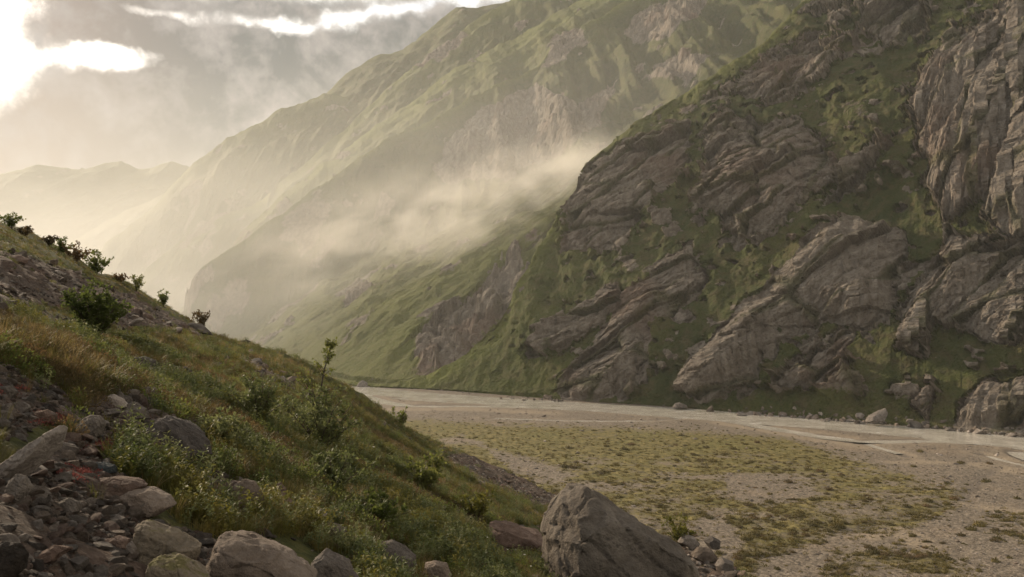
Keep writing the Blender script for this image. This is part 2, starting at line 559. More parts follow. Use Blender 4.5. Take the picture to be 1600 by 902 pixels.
    d1, d2, _, _, _ = cells(A / 16, B / (16 * 2.4 * (1 + 1.5 * up ** 2)), 160)
    crack = 1 - sstep(d2 - d1, 0.02, 0.16)
    # upright clefts on the steep right hand cliffs
    cl = fbm((s + wsx * 1.2 - 0.10 * h) / 13, h / 120, octv=4, seed=71, ridged=True)
    disp += up ** 2 * (cl * 9.0 - 3)
    fine_cr = np.clip(fbm((A * 1.0) / 3.4, B / 16, octv=3, seed=79, ridged=True) - 0.35, 0, 1)
    disp -= fine_cr * 2.2
    rough = fbm(s / 5, h / 5, octv=4, seed=77) * 0.5
    hum = fbm(s / 9, h / 12, octv=5, seed=81) * 2.4 + (fbm(sk / 14, h / 30, octv=3, seed=85, ridged=True)) * 1.6 + fbm(s / 2.6, h / 3, octv=3, seed=83) * 0.35
    tot = (rib + bulge + rock * (disp + rough) + (1 - rock) * hum)
    back_fade = 1 - sstep(np.arange(nr + 26), nr + 2, nr + 14)[:, None] * 0.8
    back_fade = back_fade * (1 - 0.65 * np.exp(-((np.arange(nr + 26) - nr) / 7.0) ** 2)[:, None])
    tot = tot * edge_fade * back_fade
    dirn = N * np.array([1, 1, 0.45])
    dirn /= np.linalg.norm(dirn, axis=-1, keepdims=True)
    X2, Y2, Z2 = X + dirn[..., 0] * tot, Y + dirn[..., 1] * tot, Z + dirn[..., 2] * tot
    dry = sstep(1050 - PU, 0, 450) * 0.55 + 0.5 * np.exp(-((PV - CREST_F(PU)) / 22.0) ** 2)  # painted sunlit tone on the crest and the left slope
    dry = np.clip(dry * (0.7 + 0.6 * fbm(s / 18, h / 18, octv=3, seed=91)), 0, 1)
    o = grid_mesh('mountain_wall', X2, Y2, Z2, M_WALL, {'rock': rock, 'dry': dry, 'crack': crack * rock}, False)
    link(tag(o, 'steep rock and grass wall of the valley across the river', kind='structure'))
    return o


wall = build_wall()


# ------------------------------------------------------------------ the spurs behind it, each a falling crest with two flanks
def spur(nose_px, D, dirn, px, m_near, m_far):
    u, v = nose_px
    n = np.array([(u - U0) / FPX * D, D]); dv_ = np.array(dirn, float); dv_ /= np.linalg.norm(dv_)
    T, Zc = [], []
    for (u, v) in px:
        a = (u - U0) / FPX
        t = (a * n[1] - n[0]) / (dv_[0] - a * dv_[1])
        yy = n[1] + dv_[1] * t
        T.append(t); Zc.append(CH + (VH - v) / FPX * yy)
    o = np.argsort(T)
    return dict(n=n, d=dv_, T=np.array(T)[o], Z=np.array(Zc)[o], mn=m_near, mf=m_far)


SPURS = {
    'E': spur((288, 490), 950, (0.85, 0.53), [(288, 490), (293, 458), (301, 436), (322, 420), (350, 398), (400, 362), (440, 338), (480, 308), (520, 283), (560, 252), (600, 225), (650, 200), (700, 174), (750, 150), (800, 128), (840, 108), (862, 80), (900, 54), (985, 0), (1100, -60), (1400, -120)], 0.86, 0.85),
    'D2': spur((385, 362), 1200, (0.87, 0.49), [(385, 362), (400, 350), (440, 310), (500, 262), (560, 222), (620, 180), (700, 120), (760, 85), (830, 50), (900, 5), (1000, -40), (1200, -70)], 0.36, 0.8),
    'D': spur((220, 434), 1400, (0.90, 0.44), [(220, 434), (232, 420), (262, 396), (310, 362), (345, 340), (385, 328), (410, 316), (440, 288), (480, 255), (540, 205), (585, 160), (620, 130), (650, 105), (700, 70), (735, 42), (800, -2), (900, -40), (1100, -60)], 0.62, 0.8),
    'C': spur((160, 394), 1700, (0.92, 0.39), [(158, 400), (163, 386), (182, 372), (230, 335), (262, 300), (300, 262), (350, 222), (405, 195), (440, 172), (480, 161), (510, 150), (545, 153), (590, 158), (640, 164), (800, 160)], 0.66, 0.8),
    'C2': spur((300, 330), 1950, (0.95, 0.30), [(300, 330), (400, 240), (505, 150), (540, 115), (580, 91), (630, 78), (662, 52), (712, 14), (742, 13), (780, 6), (840, -10), (1000, -30)], 0.55, 0.8),
    'B': spur((106, 384), 2300, (0.95, 0.30), [(100, 400), (108, 380), (140, 360), (200, 328), (212, 326), (240, 311), (262, 300), (330, 260), (420, 215)], 0.5, 0.7),
    'A': spur((-300, 300), 3000, (1.0, 0.0), [(-400, 330), (-200, 300), (-60, 285), (20, 268), (60, 258), (100, 262), (130, 264), (165, 256), (190, 251), (215, 264), (240, 262), (270, 251), (300, 264), (340, 285), (460, 320)], 0.6, 0.6),
}
SPUR_ROCK = [
    [(675, 275), (700, 228), (760, 168), (840, 138), (905, 168), (965, 128), (935, 205), (865, 255), (800, 285), (700, 295)],
    [(838, 108), (860, 74), (900, 48), (925, 68), (870, 104)],
    [(975, 50), (1010, 10), (1110, -10), (1100, 20), (1040, 60), (990, 75)],
    [(700, 545), (718, 490), (770, 425), (808, 395), (826, 430), (765, 512), (715, 550)],
    [(640, 560), (660, 520), (700, 500), (705, 540), (680, 575)],
    [(286, 500), (290, 455), (302, 432), (330, 420), (345, 440), (310, 470)],
    [(640, 110), (720, 50), (735, 60), (690, 95)],
    [(1000, 130), (1060, 75), (1110, 90), (1080, 130)],
]


LIT_W = {'D2': 5.0, 'D': 1.6, 'E': 0.5}  # how far down each near flank the painted sunlight reaches


def spur_height(x, y, keys, wob=1.0):
    h = np.full(np.shape(x), -60.0)
    dry = np.zeros(np.shape(x))
    for i, k in enumerate(keys):
        s = SPURS[k]
        rx, ry = x - s['n'][0], y - s['n'][1]
        t = rx * s['d'][0] + ry * s['d'][1]
        d = rx * s['d'][1] - ry * s['d'][0]          # positive on the camera's side
        sc_ = 0.05 * s['n'][1]
        wt = fbm(d / (1.1 * sc_), t / (3 * sc_), octv=3, seed=200 + i) * sc_ * 0.5 * np.clip(np.abs(d) / sc_, 0, 1) * wob
        t2 = t + wt
        zc = np.interp(t2, s['T'], s['Z'])
        before = np.maximum(s['T'][0] - t2, 0)
        gull = 1 + 0.42 * wob * fbm((t + 0.5 * d) / (0.8 * sc_), d / (4.5 * sc_), octv=4, seed=230 + i)
        m = np.where(d > 0, s['mn'], s['mf'])
        soft = 0.03 * sc_
        ad = np.sqrt(d * d + soft * soft) - soft
        f = zc - m * ad * gull - 1.3 * before
        lit = np.where(d > 0, np.exp(-d / (0.45 * sc_ * LIT_W.get(k, 1.0))), 1.0)  # crest and sunward flank coloured as if lit
        dry = np.where(f > h, lit, dry)
        h = np.maximum(h, f)
    return h, dry


def polar_grid(u0, u1, du, D0, D1, nr):
    us = np.arange(u0, u1, du)
    Ds = np.exp(np.linspace(math.log(D0), math.log(D1), nr))
    a = (us - U0) / FPX
    Y = np.repeat(Ds[:, None], len(us), 1)
    return a[None, :] * Y, Y


def build_range(name, keys, u0, u1, du, D0, D1, nr, label, fine):
    X, Y = polar_grid(u0, u1, du, D0, D1, nr)
    Z, lit_k = spur_height(X, Y, keys)
    if fine:
        d, s = foot_coords(X, Y)
        tal = np.maximum(d, 0) * 0.60 + sstep(d, 0, 90) * (fbm((s - 0.25 * d) / 62, d / 300, octv=4, seed=351, ridged=True) * 15 + fbm(s / 24, d / 80, octv=3, seed=353) * 5 - 6)
        tal = np.where(d > 0, tal, -8)
        kk = 14.0
        Z = kk * np.logaddexp(Z / kk, tal / kk)
        Z = np.where((d < 25) & (Y < 850), np.minimum(Z, d * 0.8 - 1), Z)
    if not fine:
        Z = Z - 7 * (1 - sstep(Y, 1900, 2060))
    PU, PV = to_px(X, Y, Z)
    sc_ = 1.0 if fine else 2.2
    w1 = fbm(X / 40, Y / 40, octv=3, seed=301) * 14
    rock = np.zeros_like(X, np.float32)
    for p in SPUR_ROCK:
        rock = np.maximum(rock, sstep(poly_sdf((PU + w1).astype(np.float32), (PV + w1[::-1]).astype(np.float32), p), -6, 8))
    oc = fbm(X / (46 * sc_), Y / (46 * sc_), Z / (46 * sc_), octv=5, seed=311)
    rock = np.maximum(rock, 0.9 * sstep(oc, 0.24, 0.4))
    if not fine:
        rock = np.maximum(rock, 0.5 * sstep(oc, 0.05, 0.3) * sstep(Y, 1500, 1900))
        rock = rock * 0.6
    bl = np.zeros_like(X)
    for size, amp in ((34 * sc_, 9 * sc_), (13 * sc_, 4.5 * sc_), (6 * sc_, 2.0 * sc_)):
        bl += amp * blocks((X + 0.4 * Z) / size, (Y * 0.5 + Z) / size, seed=int(size), tilt=1.1, crack=0.3)
    hum = fbm(X / (34 * sc_), Y / (34 * sc_), octv=6, seed=321) * 6 * sc_
    if fine:
        hum = hum + fbm((X * 0.8 + Y * 0.3) / 55, (Y - 0.6 * X) / 260, octv=4, seed=325, ridged=True) * 8 * sstep(Y, 480, 620)
    Z = Z + rock * bl + hum
    if fine:
        # boulder fields low on the slope
        bf = sstep(fbm(X / 70, Y / 70, octv=3, seed=331), 0.0, 0.3) * sstep(260 - d, 0, 120) * sstep(d, 0, 20)
        Z = Z + bf * np.maximum(blocks(X / 5.5, Y / 5.5, seed=66, tilt=0.6, crack=0.6), 0) * 4.0
        rock = np.maximum(rock, bf * 0.62)
        lit_k = np.maximum(lit_k, 0.75 * sstep(320 - d, 0, 200) * sstep(1000 - Y, 0, 250))  # same painted sunlit tone low on the slope
        Z = np.where((d < 6) & (Y < 850), np.minimum(Z, d * 0.8 - 2), Z)
    dry = np.clip(lit_k * (0.75 + 0.6 * fbm(X / 60, Y / 60, octv=3, seed=341)), 0, 1) * (0.8 if fine else 0.5)
    o = grid_mesh(name, X, Y, Z, M_WALL if fine else M_FAR, {'rock': rock, 'dry': dry, 'crack': np.zeros_like(X)}, not fine)
    link(tag(o, label, kind='structure'))
    return o


build_range('mountain_spur', ['E', 'D2', 'D', 'C', 'B'], 100, 1420, 2.4, 470, 2050, 660, 'grassy mountain spurs behind the mist beyond the river bend', True)
build_range('mountain_range', ['C', 'C2', 'B', 'A'], -330, 1300, 3.2, 1560, 3250, 400, 'far hazy mountain ridges at the head of the valley', False)

# ------------------------------------------------------------------ valley floor: gravel plain with grass, sand and braided water
GRASS_PX = [(560, 640), (640, 648), (760, 655), (900, 660), (1100, 668), (1235, 678), (1300, 700), (1420, 735), (1520, 762), (1500, 800), (1440, 835), (1300, 845), (1200, 880),
            (1150, 960), (1000, 980), (800, 900), (700, 740), (640, 690), (560, 655)]
GRASS_PX2 = [(1290, 862), (1400, 842), (1480, 860), (1560, 900), (1500, 960), (1280, 960)]
GRASS_PX3 = [(1510, 815), (1560, 800), (1680, 815), (1700, 860), (1560, 850)]
BARE_PX = [[(690, 690), (760, 700), (800, 735), (870, 752), (900, 745), (860, 728), (780, 705), (720, 680)],
           [(1060, 830), (1120, 800), (1160, 850), (1130, 900), (1080, 900)],
           [(1130, 740), (1240, 745), (1280, 770), (1200, 790), (1140, 775)]]
RIVER_C = [(300, 560, 9), (480, 592, 7), (545, 606, 7), (600, 612, 6.5), (700, 620, 6), (800, 627, 6), (900, 633, 6.5), (1000, 639, 7), (1100, 645, 8), (1200, 654, 9), (1300, 662, 10),
           (1400, 671, 10.5), (1500, 680, 11), (1600, 690, 12), (1760, 708, 13)]
STREAMS = [
    ([(560, 616), (600, 628), (640, 634), (720, 634), (830, 635), (940, 640), (1050, 650), (1130, 655), (1190, 660)], 4.2),
    ([(620, 622), (700, 628), (790, 631), (870, 633)], 2.0),
    ([(760, 652), (900, 657), (1010, 657), (1090, 652)], 1.5),
    ([(1120, 652), (1200, 668), (1290, 682), (1345, 690), (1440, 688), (1540, 690), (1590, 692)], 3.4),
    ([(1585, 702), (1592, 712), (1620, 722), (1700, 735)], 2.2),
    ([(1345, 690), (1380, 700), (1420, 712)], 1.2),
    ([(1530, 708), (1580, 722), (1640, 735)], 1.2),
]
DRY_BEDS = [([(1560, 730), (1530, 752), (1505, 775), (1480, 790), (1420, 812), (1330, 830)], 1.6), ([(1505, 775), (1540, 800), (1620, 820)], 0.8)]
SAND = [([(1120, 660), (1190, 672), (1280, 688), (1360, 700)], 3.0), ([(1400, 722), (1470, 722)], 3.0), ([(1540, 728), (1640, 745)], 4.0), ([(1520, 790), (1590, 800), (1640, 812)], 2.5),
        ([(1350, 838), (1400, 830), (1440, 850)], 2.5), ([(600, 640), (720, 640), (860, 645)], 5.0)]


def plan(pts):
    return [on_plain(p[0], p[1]) for p in pts]


def line_dist(x, y, pts):
    best = np.full(np.shape(x), 1e9)
    for a, b in zip(pts[:-1], pts[1:]):
        ex, ey = b[0] - a[0], b[1] - a[1]
        t = np.clip(((x - a[0]) * ex + (y - a[1]) * ey) / (ex * ex + ey * ey), 0, 1)
        best = np.minimum(best, np.hypot(x - a[0] - t * ex, y - a[1] - t * ey))
    return best


def strip_half_width(v, px):
    return px / 2.0 * (CH * FPX / (v - VH) ** 2)       # metres in depth that px photo rows cover there


RIVER_PLAN = plan(RIVER_C)
RIVER_W = [strip_half_width(p[1], 2 * p[2]) * 0.80 for p in RIVER_C]


def floor_height(x, y, fine=True):
    z = fbm(x / 60, y / 60, octv=3, seed=401) * 0.55 + fbm(x / 14, y / 9, octv=3, seed=405) * 0.22
    if fine:
        z = z + fbm(x / 2.2, y / 2.2, octv=3, seed=411) * 0.16
    d = line_dist(x, y, RIVER_PLAN)
    z = z * sstep(d, 4, 30) - 0.9 * (1 - sstep(d, 5, 24))
    for pts, wd in STREAMS + DRY_BEDS:
        d = line_dist(x + fbm(x / 15, y / 15, octv=2, seed=421) * 3, y, plan(pts))
        deep = 0.7 if (pts, wd) in STREAMS else 0.2
        z = z - deep * (1 - sstep(d, wd * 0.35, wd * 1.5 + 1.2))
    return z


def mat_floor():
    m, t = new_mat('valley_floor_gravel')
    pos = t.n('ShaderNodeNewGeometry').outputs['Position']
    at = lambda k: t.n('ShaderNodeAttribute', {'attribute_name': k}).outputs['Fac']
    grass, sand, wet = at('grass'), at('sand'), at('wet')
    n1 = t.noise(pos, 0.05, 6, 0.6)
    n2 = t.noise(pos, 0.45, 8, 0.7)
    n3 = t.noise(pos, 2.2, 6, 0.7)
    vo = t.n('ShaderNodeTexVoronoi', Scale=1.6)
    t.nt.links.new(pos, vo.inputs['Vector'])
    grav = t.ramp(n3, [(0.28, (0.052, 0.041, 0.031)), (0.45, (0.112, 0.090, 0.066)), (0.6, (0.176, 0.143, 0.107)), (0.78, (0.30, 0.25, 0.19))])
    grav = t.mix(t.m('MULTIPLY', t.smooth(n2, 0.5, 0.7), 0.6), grav, (0.095, 0.074, 0.056))
    grav = t.mix(t.m('MULTIPLY', t.smooth(n1, 0.5, 0.7), 0.45), grav, (0.20, 0.148, 0.098))
    grav = t.mix(0.5, grav, t.n('ShaderNodeRGBToBW', Color=vo.outputs['Color']).outputs[0], 'SOFT_LIGHT')
    grav = t.mix(sand, grav, (0.215, 0.170, 0.118))
    gr = t.ramp(n2, [(0.3, (0.052, 0.044, 0.015)), (0.48, (0.100, 0.083, 0.027)), (0.62, (0.168, 0.134, 0.046)), (0.75, (0.28, 0.215, 0.09))])
    gr = t.mix(t.m('MULTIPLY', t.smooth(n1, 0.45, 0.65), 0.35), gr, (0.095, 0.092, 0.022))
    e = t.m('ADD', grass, t.m('ADD', t.m('MULTIPLY', t.m('SUBTRACT', n2, 0.5), 1.5), t.m('MULTIPLY', t.m('SUBTRACT', n3, 0.5), 0.7)))
    col = t.mix(t.smooth(e, 0.28, 0.80), grav, gr)
    col = t.mix(t.m('MULTIPLY', wet, 0.75), col, (0.085, 0.070, 0.058))
    h = t.m('ADD', t.m('MULTIPLY', n3, 0.35), t.m('MULTIPLY', vo.outputs['Distance'], -0.25))
    h = t.m('ADD', h, t.m('MULTIPLY', n2, 0.5))
    finish(t, col, 0.9, h, 1.0, 0.7, 0.2)
    return m


def mat_water():
    m, t = new_mat('glacial_water')
    pos = t.n('ShaderNodeNewGeometry').outputs['Position']
    n1 = t.noise(pos, 0.9, 5, 0.65, 0.5)
    n2 = t.noise(pos, 0.12, 4, 0.6)
    n3 = t.noise(pos, 0.35, 6, 0.7, 1.2)
    foam = t.smooth(t.m('ADD', t.m('ADD', t.m('MULTIPLY', n1, 0.5), t.m('MULTIPLY', n3, 0.5)), t.m('MULTIPLY', n2, 0.5)), 0.80, 0.95)
    col = t.ramp(n2, [(0.3, (0.28, 0.255, 0.21)), (0.7, (0.46, 0.42, 0.35))])
    col = t.mix(foam, col, (0.55, 0.53, 0.49))
    finish(t, col, 0.14, n1, 0.5, 0.5, 0.5)
    return m


M_FLOOR, M_WATER = mat_floor(), mat_water()


def floor_masks(X, Y):
    PU, PV = to_px(X, Y, np.zeros_like(X))
    wx = fbm(X / 9, Y / 9, octv=4, seed=431) * 22
    wy = fbm(X / 9, Y / 9, octv=4, seed=433) * 7
    u, v = (PU + wx).astype(np.float32), (PV + wy).astype(np.float32)
    g = sstep(poly_sdf(u, v, GRASS_PX), -8, 22)
    g = np.maximum(g, sstep(poly_sdf(u, v, GRASS_PX2), -10, 24) * 0.8)
    g = np.maximum(g, sstep(poly_sdf(u, v, GRASS_PX3), -10, 24) * 0.7)
    for p in BARE_PX:
        g = g * (1 - 0.85 * sstep(poly_sdf(u, v, p), -10, 8))
    # thick near the river, broken into tussocks nearer the camera
    patch = fbm(X / 16, Y / 10, octv=5, seed=441)
    far = sstep(760 - PV, 0, 90)
    g = g * np.clip(0.55 * far + 0.60 + 1.1 * patch, 0, 1)
    return g, PU, PV


def build_floor():
    us = np.arange(-700, 2400, 3.0)
    # rows even in the view near by, then out to the horizon
    vs = np.concatenate([np.linspace(VH + CH * FPX / 3400.0, 560, 60), np.arange(562, 940, 1.5), np.linspace(944, 1900, 60)])
    D = CH * FPX / (vs - VH)
    X = ((us - U0) / FPX)[None, :] * D[:, None]
    Y = np.repeat(D[:, None], len(us), 1)
    Z = floor_height(X, Y)
    d, _ = foot_coords(X, Y)
    Z = np.where(d > 10, Z - 1.5, Z)
    g, PU, PV = floor_masks(X, Y)
    tus = np.maximum(fbm(X / 3.2, Y / 3.2, octv=3, seed=451), 0) * g
    Z = Z + tus * 0.9
    sand = np.zeros_like(X); wet = np.zeros_like(X)
    wob = fbm(X / 8, Y / 8, octv=3, seed=461) * 3
    for pts, wd in SAND:
        sand = np.maximum(sand, 0.8 * (1 - sstep(line_dist(X, Y + wob * 1.4, plan(pts)) + wob * 0.8, wd * 0.6, wd * 1.8)))
    for pts, wd in STREAMS:
        dd = line_dist(X, Y, plan(pts))
        sand = np.maximum(sand, 0.5 * (1 - sstep(dd + wob, wd * 1.5, wd * 3.5 + 2)))
        wet = np.maximum(wet, 1 - sstep(dd, wd * 0.8, wd * 1.4 + 0.5))
    for pts, wd in DRY_BEDS:
        wet = np.maximum(wet, 0.6 * (1 - sstep(line_dist(X, Y, plan(pts)) + wob * 0.5, wd * 0.3, wd * 1.2)))
    g = g * (1 - sand)
    o = grid_mesh('valley_floor', X, Y, Z, M_FLOOR, {'grass': g, 'sand': sand, 'wet': wet})
    link(tag(o, 'flat gravel and grass floor of the river valley', kind='structure'))
    # river surface
    def ribbon(name, pts, hw, z, label):
        P = np.array(pts); W = np.asarray(hw, float)
        # resample
        seg = np.hypot(*np.diff(P, axis=0).T); L = np.concatenate([[0], np.cumsum(seg)])
        q = np.arange(0, L[-1], 2.0)
        px, py, ww = np.interp(q, L, P[:, 0]), np.interp(q, L, P[:, 1]), np.interp(q, L, W)
        k = 7
        pad = lambda a: np.convolve(np.pad(a, (k, k), mode='edge'), np.ones(2 * k + 1) / (2 * k + 1), 'valid')
        px, py = pad(px), pad(py)
        tx, ty = np.gradient(px), np.gradient(py); ln = np.hypot(tx, ty); nx, ny = -ty / ln, tx / ln
        rows = np.linspace(-1, 1, 13)[:, None]
        wv = ww * (1 + 0.22 * fbm(q / 18, q * 0, octv=3, seed=471))
        RX, RY = px + rows * wv * nx, py + rows * wv * ny
        RZ = z + fbm(RX / 2.5, RY / 2.5, octv=3, seed=481) * 0.07
        o_ = grid_mesh(name, RX, RY, RZ, M_WATER)
        link(tag(o_, label, kind='structure'))
    ribbon('river', RIVER_PLAN, np.array(RIVER_W) * 1.25, -0.42, 'pale silty river running along the foot of the rock wall')
    for i, (pts, wd) in enumerate(STREAMS):
        ribbon('river_channel', plan(pts), [wd * 1.15] * len(pts), -0.38, 'narrow side channel of the river on the gravel')


build_floor()

# ------------------------------------------------------------------ the moraine the camera stands on: a long side slope falling to the right, ridge rising on the left
EYE = 2.2
SIL = interp([(-300, 250), (-150, 290), (-60, 325), (0, 347), (40, 360), (85, 383), (120, 402), (150, 426), (178, 430), (215, 452), (250, 473), (285, 492), (330, 522), (400, 542), (440, 551), (480, 568),
              (545, 606), (590, 636), (640, 670), (700, 700), (790, 735), (865, 775), (940, 815), (1050, 850), (1130, 880), (1220, 935), (1400, 1030), (1800, 1250)])
DCR = interp([(-300, 54), (0, 57), (150, 58), (250, 70), (330, 66), (440, 62), (545, 70), (640, 82), (700, 90), (790, 92), (865, 85), (940, 62), (1050, 46), (1130, 42), (1220, 38), (1800, 20)])


def moraine_height(x, y, bumps=True):
    x = np.asarray(x, float); y = np.asarray(y, float)
    a = x / y; u = U0 + FPX * a
    Dc = DCR(u); vs_ = SIL(u)
    pa = 0.6 * (0.945 * a + 0.326)
    vplane = VH + FPX * (EYE / y + pa)
    vp_c = VH + FPX * (EYE / Dc + pa)
    f = np.clip(y / Dc, 0, 1) ** 1.7
    v = vplane + (vs_ - vp_c) * f
    z = CH - (v - VH) / FPX * y
    zc = CH - (vs_ - VH) / FPX * Dc
    over = np.maximum(y - Dc, 0)
    z = np.where(y > Dc, zc - 0.62 * over - 0.01 * over ** 2, z)
    # the near shoulder on the left stands a little proud of the gravel face behind it
    g = np.exp(-((np.log(np.maximum(y, .1)) - math.log(13.5)) / 0.30) ** 2) * sstep(340 - u, 0, 200)
    z = z + 0.25 * g
    dip = np.exp(-((np.log(np.maximum(y, .1)) - math.log(21)) / 0.22) ** 2) * sstep(360 - u, 0, 160)
    z = z - 0.7 * dip
    if bumps:
        amp = np.clip(y / 14.0, 0.25, 1.6)
        z = z + amp * (0.22 * fbm(x / 3.2, y / 3.2, octv=4, seed=501) + 0.06 * fbm(x / 0.7, y / 0.7, octv=3, seed=505))
        z = z + np.clip(y / 30, 0, 1) * sstep(Dc * 1.2 - y, 0, 12) * 0.5 * fbm(x / 9, y / 9, octv=3, seed=509)
    return z


SCREE_PX = [
    [(-80, 560), (0, 570), (60, 590), (90, 612), (120, 640), (130, 672), (75, 660), (40, 675), (0, 690), (-80, 690)],
    [(120, 650), (160, 615), (225, 612), (250, 650), (330, 690), (335, 715), (300, 735), (345, 742), (410, 770), (405, 790), (350, 785), (290, 740), (220, 700), (190, 690), (165, 720), (180, 740), (215, 770),
     (265, 790), (215, 815), (310, 830), (345, 850), (360, 960), (-80, 960), (-80, 720), (0, 735), (95, 690)],
    [(395, 560), (430, 585), (465, 605), (455, 618), (410, 590), (380, 566)],
    [(590, 655), (640, 682), (650, 694), (600, 668)],
    [(690, 700), (740, 712), (800, 740), (880, 775), (880, 800), (840, 795), (790, 770), (740, 745), (700, 722)],
    [(1050, 850), (1130, 845), (1160, 890), (1160, 960), (1060, 960)],
    [(195, 575), (240, 570), (260, 590), (235, 600)],
    [(60, 485), (110, 505), (90, 512), (50, 498)],
    [(-90, 385), (0, 388), (60, 404), (110, 424), (150, 440), (200, 462), (260, 488), (320, 518), (338, 532), (235, 514), (185, 516), (125, 482), (50, 476), (0, 488), (-90, 496)],
]


def moraine_masks(x, y, z):
    PU, PV = to_px(x, y, z)
    w_ = fbm(PU / 38, PV / 30, octv=4, seed=521)
    u, v = (PU + w_ * 20).astype(np.float32), (PV + fbm(PU / 38, PV / 30, octv=4, seed=527) * 16).astype(np.float32)
    sc_ = np.zeros(np.shape(x), np.float32)
    for p in SCREE_PX:
        sc_ = np.maximum(sc_, sstep(poly_sdf(u, v, p), -6, 8))
    sc_ = sc_ * np.where((v < 520) & (u < 345), np.clip(1.0 + 0.8 * fbm(x / 5, y / 5, octv=3, seed=531), 0.55, 1), 1)
    return sc_, PU, PV


def mat_moraine():
    m, t = new_mat('moraine_earth')
    pos = t.n('ShaderNodeNewGeometry').outputs['Position']
    scree = t.n('ShaderNodeAttribute', {'attribute_name': 'scree'}).outputs['Fac']
    n1 = t.noise(pos, 0.35, 6, 0.6)
    n2 = t.noise(pos, 3.0, 7, 0.7)
    n3 = t.noise(pos, 16.0, 6, 0.7)
    vo = t.n('ShaderNodeTexVoronoi', Scale=9.0)
    t.nt.links.new(pos, vo.inputs['Vector'])
    soil = t.ramp(n3, [(0.3, (0.026, 0.019, 0.014)), (0.5, (0.062, 0.046, 0.035)), (0.72, (0.12, 0.092, 0.072))])
    soil = t.mix(t.m('MULTIPLY', t.smooth(n1, 0.45, 0.65), 0.4), soil, (0.095, 0.058, 0.042))
    soil = t.mix(0.5, soil, t.n('ShaderNodeRGBToBW', Color=vo.outputs['Color']).outputs[0], 'SOFT_LIGHT')
    turf = t.ramp(n2, [(0.3, (0.024, 0.024, 0.010)), (0.5, (0.048, 0.050, 0.016)), (0.7, (0.085, 0.075, 0.026))])
    turf = t.mix(t.m('MULTIPLY', t.smooth(n1, 0.5, 0.66), 0.5), turf, (0.075, 0.052, 0.026))
    e = t.m('ADD', scree, t.m('MULTIPLY', t.m('SUBTRACT', n2, 0.5), 0.6))
    col = t.mix(t.smooth(e, 0.35, 0.6), turf, soil)
    h = t.m('ADD', t.m('MULTIPLY', n3, 0.5), t.m('ADD', n2, t.m('MULTIPLY', vo.outputs['Distance'], -0.5)))
    finish(t, col, 0.95, h, 0.8, 0.12, 0.1)
    return m


M_MORAINE = mat_moraine()


def build_moraine():
    us = np.arange(-420, 2100, 3.4)
    nd = 300
    tt = np.linspace(0, 1, nd)
    Dc = DCR(us)
    X = np.zeros((nd + 40, len(us))); Y = X.copy()
    near = np.exp(math.log(1.6) + (np.log(Dc)[None, :] - math.log(1.6)) * tt[:, None])
    far = Dc[None, :] + np.concatenate([np.linspace(0.4, 8, 14), np.linspace(10, 75, 26)])[:, None]
    Y = np.concatenate([near, far], 0)
    X = ((us - U0) / FPX)[None, :] * Y
    Z = moraine_height(X, Y)
    sc_, PU, PV = moraine_masks(X, Y, Z)
    lump = np.maximum(blocks(X / 0.9, Y / 0.9, seed=41, tilt=0.8, crack=0.6), 0) * 0.10 * np.clip(Y / 8, .3, 3)
    Z = Z + sc_ * lump
    o = grid_mesh('moraine_ground', X, Y, Z, M_MORAINE, {'scree': sc_})
    link(tag(o, 'moraine slope of stones and turf in the foreground', kind='structure'))


build_moraine()

# ------------------------------------------------------------------ stones
def mat_rock(name, lo, mid, hi, lichen=None, lichen_amt=0.0, scale=1.0, spots=(0.05, 0.045, 0.04)):
    m, t = new_mat(name)
    tcn = t.n('ShaderNodeTexCoord')
    rnd = t.n('ShaderNodeObjectInfo').outputs['Random']
    off = t.n('ShaderNodeVectorMath', {'operation': 'SCALE'})
    off.inputs[0].default_value = (13.0, 7.0, 23.0)
    t.nt.links.new(rnd, off.inputs['Scale'])
    p = t.n('ShaderNodeVectorMath', {'operation': 'ADD'})
    t.nt.links.new(tcn.outputs['Object'], p.inputs[0]); t.nt.links.new(off.outputs[0], p.inputs[1])
    pos = p.outputs[0]
    n1 = t.noise(pos, 1.3 * scale, 6, 0.65, 0.3)
    n2 = t.noise(pos, 7.0 * scale, 7, 0.7)
    n3 = t.noise(pos, 34.0 * scale, 4, 0.7)
    mixn = t.m('ADD', t.m('MULTIPLY', n1, 0.55), t.m('ADD', t.m('MULTIPLY', n2, 0.3), t.m('MULTIPLY', n3, 0.15)))
    c = t.ramp(mixn, [(0.36, lo), (0.5, mid), (0.64, hi)])
    c = t.mix(t.m('MULTIPLY', t.smooth(n2, 0.60, 0.70), 0.7), c, spots)
    c = t.mix(t.m('MULTIPLY', t.smooth(n3, 0.62, 0.72), 0.5), c, hi)
    if lichen:
        nz_ = t.n('ShaderNodeSeparateXYZ', Vector=t.n('ShaderNodeNewGeometry').outputs['Normal']).outputs[2]
        k = t.smooth(t.m('ADD', n1, t.m('ADD', t.m('MULTIPLY', nz_, 0.10), t.m('MULTIPLY', n2, 0.35))), 0.80 - lichen_amt, 0.90 - lichen_amt)
        c = t.mix(t.m('MULTIPLY', k, 0.85), c, lichen)
    hsv = t.n('ShaderNodeHueSaturation', Color=c, Value=t.m('ADD', t.m('MULTIPLY', rnd, 0.8), 0.6))
    h = t.m('ADD', t.m('MULTIPLY', n2, 0.7), t.m('MULTIPLY', n3, 0.35))
    finish(t, hsv.outputs[0], 0.9, h, 1.0, 0.09 / scale, 0.15)
    return m


